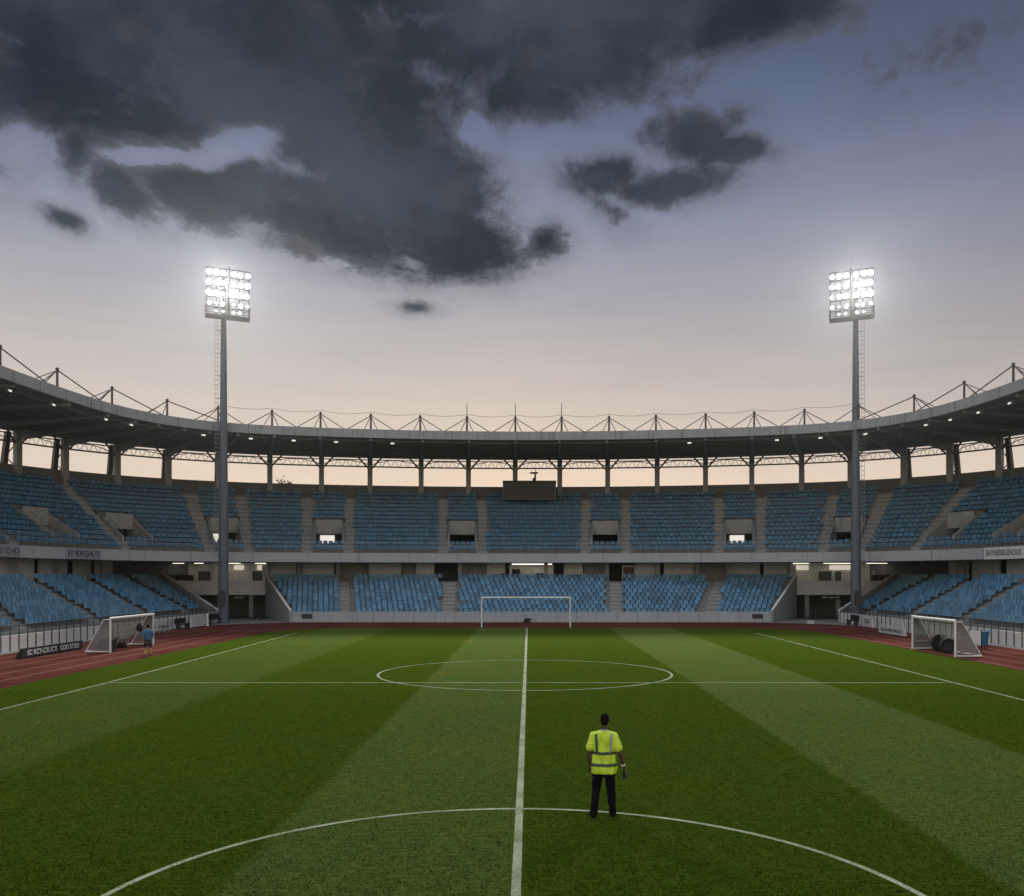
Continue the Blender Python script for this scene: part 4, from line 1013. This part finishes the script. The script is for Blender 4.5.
def palm(x, y, h, label):
    o = thing('palm_tree', label, 'palm', (x, y, -.03)); m = MB(); m.tube((0,0,0), (.15,0,h*.5), .26, .2); m.tube((.15,0,h*.5), (0,0,h), .2, .16); m.build('trunk', 'bark', o)
    m = MB()
    for k in range(26):
        a = k*2.4; el = .9-.09*(k % 14)*1.2; L = random.uniform(1.7, 2.5); prev = Vector((0,0,h)); d = Vector((math.cos(a)*math.cos(el), math.sin(a)*math.cos(el), math.sin(el)))
        for j in range(8):
            nx = prev+d*L/8; sd_ = Vector((-math.sin(a), math.cos(a), 0))
            m.tube(prev, nx, .025, n=4, caps=False)
            for q in (-1, 1):
                for z in (0, .5):
                    b0 = prev.lerp(nx, z); tip = b0+(sd_*q*.42+d*.25+Vector((0,0,-.16))).normalized()*.5*(1-.07*j); m.face(b0, b0+d*.07, tip)
            prev = nx; d = (d+Vector((0,0,-.17))).normalized()
    m.build('crown', 'leaf', o, fix=False)
palm(51.0, 111, 15.6, 'palm tree top showing over the back wall beside a right column')
bush(57.5, 118, 15.7, 1.5, 'low tree top over the back wall right of the palm')

# ------------------------------------------------------------------ sky
W = bpy.data.worlds.new('World'); SC.world = W; W.use_nodes = True; W.node_tree.nodes.clear(); N = NT(W.node_tree)
out = N.n('ShaderNodeOutputWorld'); bg = N.n('ShaderNodeBackground'); N.put(out.inputs[0], bg.outputs[0])
tc = N.n('ShaderNodeTexCoord').outputs['Generated']
sp = N.n('ShaderNodeSeparateXYZ'); N.put(sp.inputs[0], tc); dx, dy, dz = sp.outputs
el = N.m('ARCSINE', dz); az = N.m('ARCTAN2', dx, dy)
deg = math.pi/180
ef = N.m('DIVIDE', el, 90*deg, clamp=True)
def E(d): return d/90
grad = N.ramp(ef, [(0, lin(222,198,172)), (E(5), lin(230,210,190)), (E(8.5), lin(216,203,190)), (E(12), lin(198,190,184)), (E(17), lin(169,168,176)), (E(22), lin(135,142,163)), (E(27), lin(100,113,143)), (E(32), lin(73,86,114)), (E(38), lin(80,90,112)), (E(46), lin(150,156,170)), (E(60), lin(232,234,240)), (1.0, lin(250,250,252))])  # top stops, above the view, are brightened as added fill light
# the sky darkens towards the right: lens vignette put into its colour
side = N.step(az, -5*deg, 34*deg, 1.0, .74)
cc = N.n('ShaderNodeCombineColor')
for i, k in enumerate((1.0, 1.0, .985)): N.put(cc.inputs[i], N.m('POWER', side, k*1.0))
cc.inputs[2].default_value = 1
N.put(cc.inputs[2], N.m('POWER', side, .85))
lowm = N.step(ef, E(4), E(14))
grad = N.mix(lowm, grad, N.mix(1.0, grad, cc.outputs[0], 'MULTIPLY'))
ns = N.n('ShaderNodeTexSky', sky_type='NISHITA', sun_disc=False); ns.sun_elevation = R(3); ns.sun_rotation = R(0); 
nsk = N.mix(1.0, ns.outputs[0], (.004, .004, .004), 'MULTIPLY')
grad = N.mix(1.0, grad, nsk, 'ADD')
vl = N.n('ShaderNodeCombineXYZ'); N.put(vl.inputs[0], N.m('MULTIPLY', az, .9)); N.put(vl.inputs[1], N.m('MULTIPLY', el, 6)); vl.inputs[2].default_value = 3.3
veil = N.m('MULTIPLY_ADD', N.m('SUBTRACT', N.noise(vl.outputs[0], 6, 7, .6, .4), .5), .22, 1.0)
cv2 = N.n('ShaderNodeCombineColor')
for i, k_ in enumerate((1.0, .85, .6)): N.put(cv2.inputs[i], N.m('POWER', veil, k_))
grad = N.mix(1.0, grad, cv2.outputs[0], 'MULTIPLY')
# the unseen sky behind the camera is brightened, added to light the stand faces
back = N.step(dy, .15, -.5, 1.0, 2.1)
cb_ = N.n('ShaderNodeCombineColor')
for i, k_ in enumerate((1.0, 1.02, .96)): N.put(cb_.inputs[i], N.m('POWER', back, k_))
grad = N.mix(1.0, grad, cb_.outputs[0], 'MULTIPLY')
# clouds in azimuth / elevation
def AE(x, y):
    u = (x-529)/900; v = (577-y)/900; return math.atan2(u, 1), math.atan2(v, math.hypot(u, 1))
cv = N.n('ShaderNodeCombineXYZ'); N.put(cv.inputs[0], az); N.put(cv.inputs[1], N.m('MULTIPLY', el, 1.45)); cv.inputs[2].default_value = .37
warp = N.n('ShaderNodeTexNoise'); N.put(warp.inputs['Vector'], cv.outputs[0]); warp.inputs['Scale'].default_value = 6; warp.inputs['Detail'].default_value = 4
vm = N.n('ShaderNodeVectorMath', operation='MULTIPLY_ADD'); N.put(vm.inputs[0], warp.outputs[1]); vm.inputs[1].default_value = (.10,.10,.10); N.put(vm.inputs[2], cv.outputs[0])
n_big = N.noise(vm.outputs[0], 9, 9, .62); n_fine = N.noise(vm.outputs[0], 27, 10, .68)
blobs = [  # bearing column / elevation row of the centre, half sizes, rotation, weight
 (90, 5, 420, 118, 0, 1.5), (420, -10, 340, 105, 0, 1.4), (60, 80, 210, 62, 2, 1.2), (260, 75, 230, 66, 0, 1.3), (560, 60, 120, 50, 8, .95), (530, 92, 70, 30, 5, .75), (720, 5, 190, 52, -4, .9),
 (345, 130, 100, 75, 10, 1.25), (400, 195, 115, 70, 10, 1.3), (330, 215, 165, 48, 8, 1.2), (440, 240, 88, 44, 5, 1.15), (205, 195, 90, 34, 14, .95), (120, 190, 52, 26, 25, .8),
 (75, 150, 24, 46, 0, .68), (62, 217, 28, 14, 15, .75), (415, 307, 18, 6, 0, .4), (545, 240, 20, 24, 40, .55), (500, 262, 40, 18, -10, .6),
 (602, 178, 55, 27, 8, .85), (690, 138, 50, 30, 15, .9), (735, 150, 46, 18, 5, .78), (665, 186, 85, 22, -3, .85), (605, 205, 32, 16, 40, .5), (738, 112, 20, 14, 0, .35), (975, 35, 60, 36, 0, .26), (-80, 60, 160, 120, 0, 1.2),
 (246, 140, 50, 22, -14, -.85), (215, 160, 30, 14, -20, -.4), (160, 160, 60, 14, -6, -.42), (8, 138, 44, 34, 0, -.55), (470, 128, 40, 20, 30, -.3), (250, 222, 60, 14, 12, -.3)]
field = None
for x, y, a, b, rot, w in blobs:
    a0, e0 = AE(x, y); k = math.cos(e0); ka = 900/(math.cos(a0)**2)
    # local scale: radians per pixel
    a1, e1 = AE(x+1, y); a2, e2 = AE(x, y-1); ra = abs(a1-a0); re_ = abs(e2-e0)
    u = N.m('DIVIDE', N.m('SUBTRACT', az, a0), ra); v = N.m('DIVIDE', N.m('SUBTRACT', e0, el), re_)
    c, s_ = math.cos(R(rot)), math.sin(R(rot))
    p = N.m('ADD', N.m('MULTIPLY', u, c/a), N.m('MULTIPLY', v, s_/a)); q = N.m('ADD', N.m('MULTIPLY', u, -s_/b), N.m('MULTIPLY', v, c/b))
    r2 = N.m('SQRT', N.m('ADD', N.m('MULTIPLY', p, p), N.m('MULTIPLY', q, q)))
    if w < 0:
        field = N.m('SUBTRACT', N.m('MINIMUM', field, .7), N.m('MULTIPLY', N.step(r2, 1.25, .1), abs(w))); continue
    f = N.m('MULTIPLY', N.m('SUBTRACT', 1.15, r2), w)
    field = f if field is None else N.m('SMOOTH_MAX', field, f, .12)
field = N.m('MINIMUM', N.m('MAXIMUM', field, -1.0), .75)
# broken cloud over the rest of the sky, outside this part of it
dens = N.m('ADD', field, N.m('ADD', N.m('MULTIPLY', N.m('SUBTRACT', n_big, .5), 1.35), N.m('MULTIPLY', N.m('SUBTRACT', n_fine, .5), 1.0)))
soft = N.m('MULTIPLY_ADD', N.step(N.noise(cv.outputs[0], 7, 3, .5), .38, .64), .42, .16)
alpha = N.step(dens, N.m('MULTIPLY', soft, -.55), soft)
alpha = N.m('MAXIMUM', alpha, N.m('MULTIPLY', N.step(dens, -.6, .25), .38))
thick = N.step(dens, -.05, .62)
tone = N.noise(vm.outputs[0], 5, 5, .55)
ccol = N.mix(thick, lin(84,90,103), N.mix(N.step(tone, .35, .7), lin(29,37,46), lin(60,68,79)))
# lit fringe low on the cloud
ccol = N.mix(N.m('MULTIPLY', N.step(el, 30*deg, 17*deg), N.m('MULTIPLY', N.m('SUBTRACT', 1.0, thick), .15)), ccol, lin(160,150,150))
warm = N.m('MULTIPLY', N.step(N.noise(cv.outputs[0], 11, 3), .58, .74), .22)
ccol = N.mix(warm, ccol, lin(82,76,76))
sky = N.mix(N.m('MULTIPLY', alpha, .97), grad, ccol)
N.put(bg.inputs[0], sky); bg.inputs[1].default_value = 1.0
W.cycles.sampling_method = 'MANUAL'; W.cycles.sample_map_resolution = 1024
sl = bpy.data.lights.new('sun', 'SUN'); sl.energy = .35; sl.angle = R(20); sl.color = (1, .9, .8)
so = link(bpy.data.objects.new('sun', sl)); so.rotation_euler = (R(-58), 0, R(8)); so.location = (0, 60, 60)

m = MB(); m.box(-310, 310, -310, 310, -1.1, 42)  # thin volume added so the lamps glow, standing in for lens bloom
hz = m.build('glow_haze', 'white_paint'); hm = bpy.data.materials.new('glow_haze_air'); hm.use_nodes = True; hm.node_tree.nodes.clear(); Nh = NT(hm.node_tree)
ho = Nh.n('ShaderNodeOutputMaterial'); pv = Nh.n('ShaderNodeVolumePrincipled'); Nh.put(ho.inputs['Volume'], pv.outputs[0])
pv.inputs['Density'].default_value = .00011; pv.inputs['Anisotropy'].default_value = .85; pv.inputs['Color'].default_value = (.9, .92, .95, 1)
hz.data.materials.clear(); hz.data.materials.append(hm); tag(hz, kind='stuff')
# ------------------------------------------------------------------ camera
cd = bpy.data.cameras.new('camera'); cd.sensor_width = 36; cd.sensor_fit = 'HORIZONTAL'; cd.lens = 36*900/1024; cd.shift_x = -17/1024; cd.shift_y = 129/1024; cd.clip_end = 5000
co_ = link(bpy.data.objects.new('camera', cd)); co_.location = (0, 0, 4.1); co_.rotation_euler = (R(90), 0, 0); SC.camera = co_
vs = SC.view_settings; vs.view_transform = 'Standard'; vs.look = 'None'; vs.exposure = 0; vs.gamma = 1; vs.use_curve_mapping = False
SC.cycles.use_denoising = True; SC.cycles.max_bounces = 6; SC.cycles.diffuse_bounces = 4; SC.cycles.sample_clamp_indirect = 4
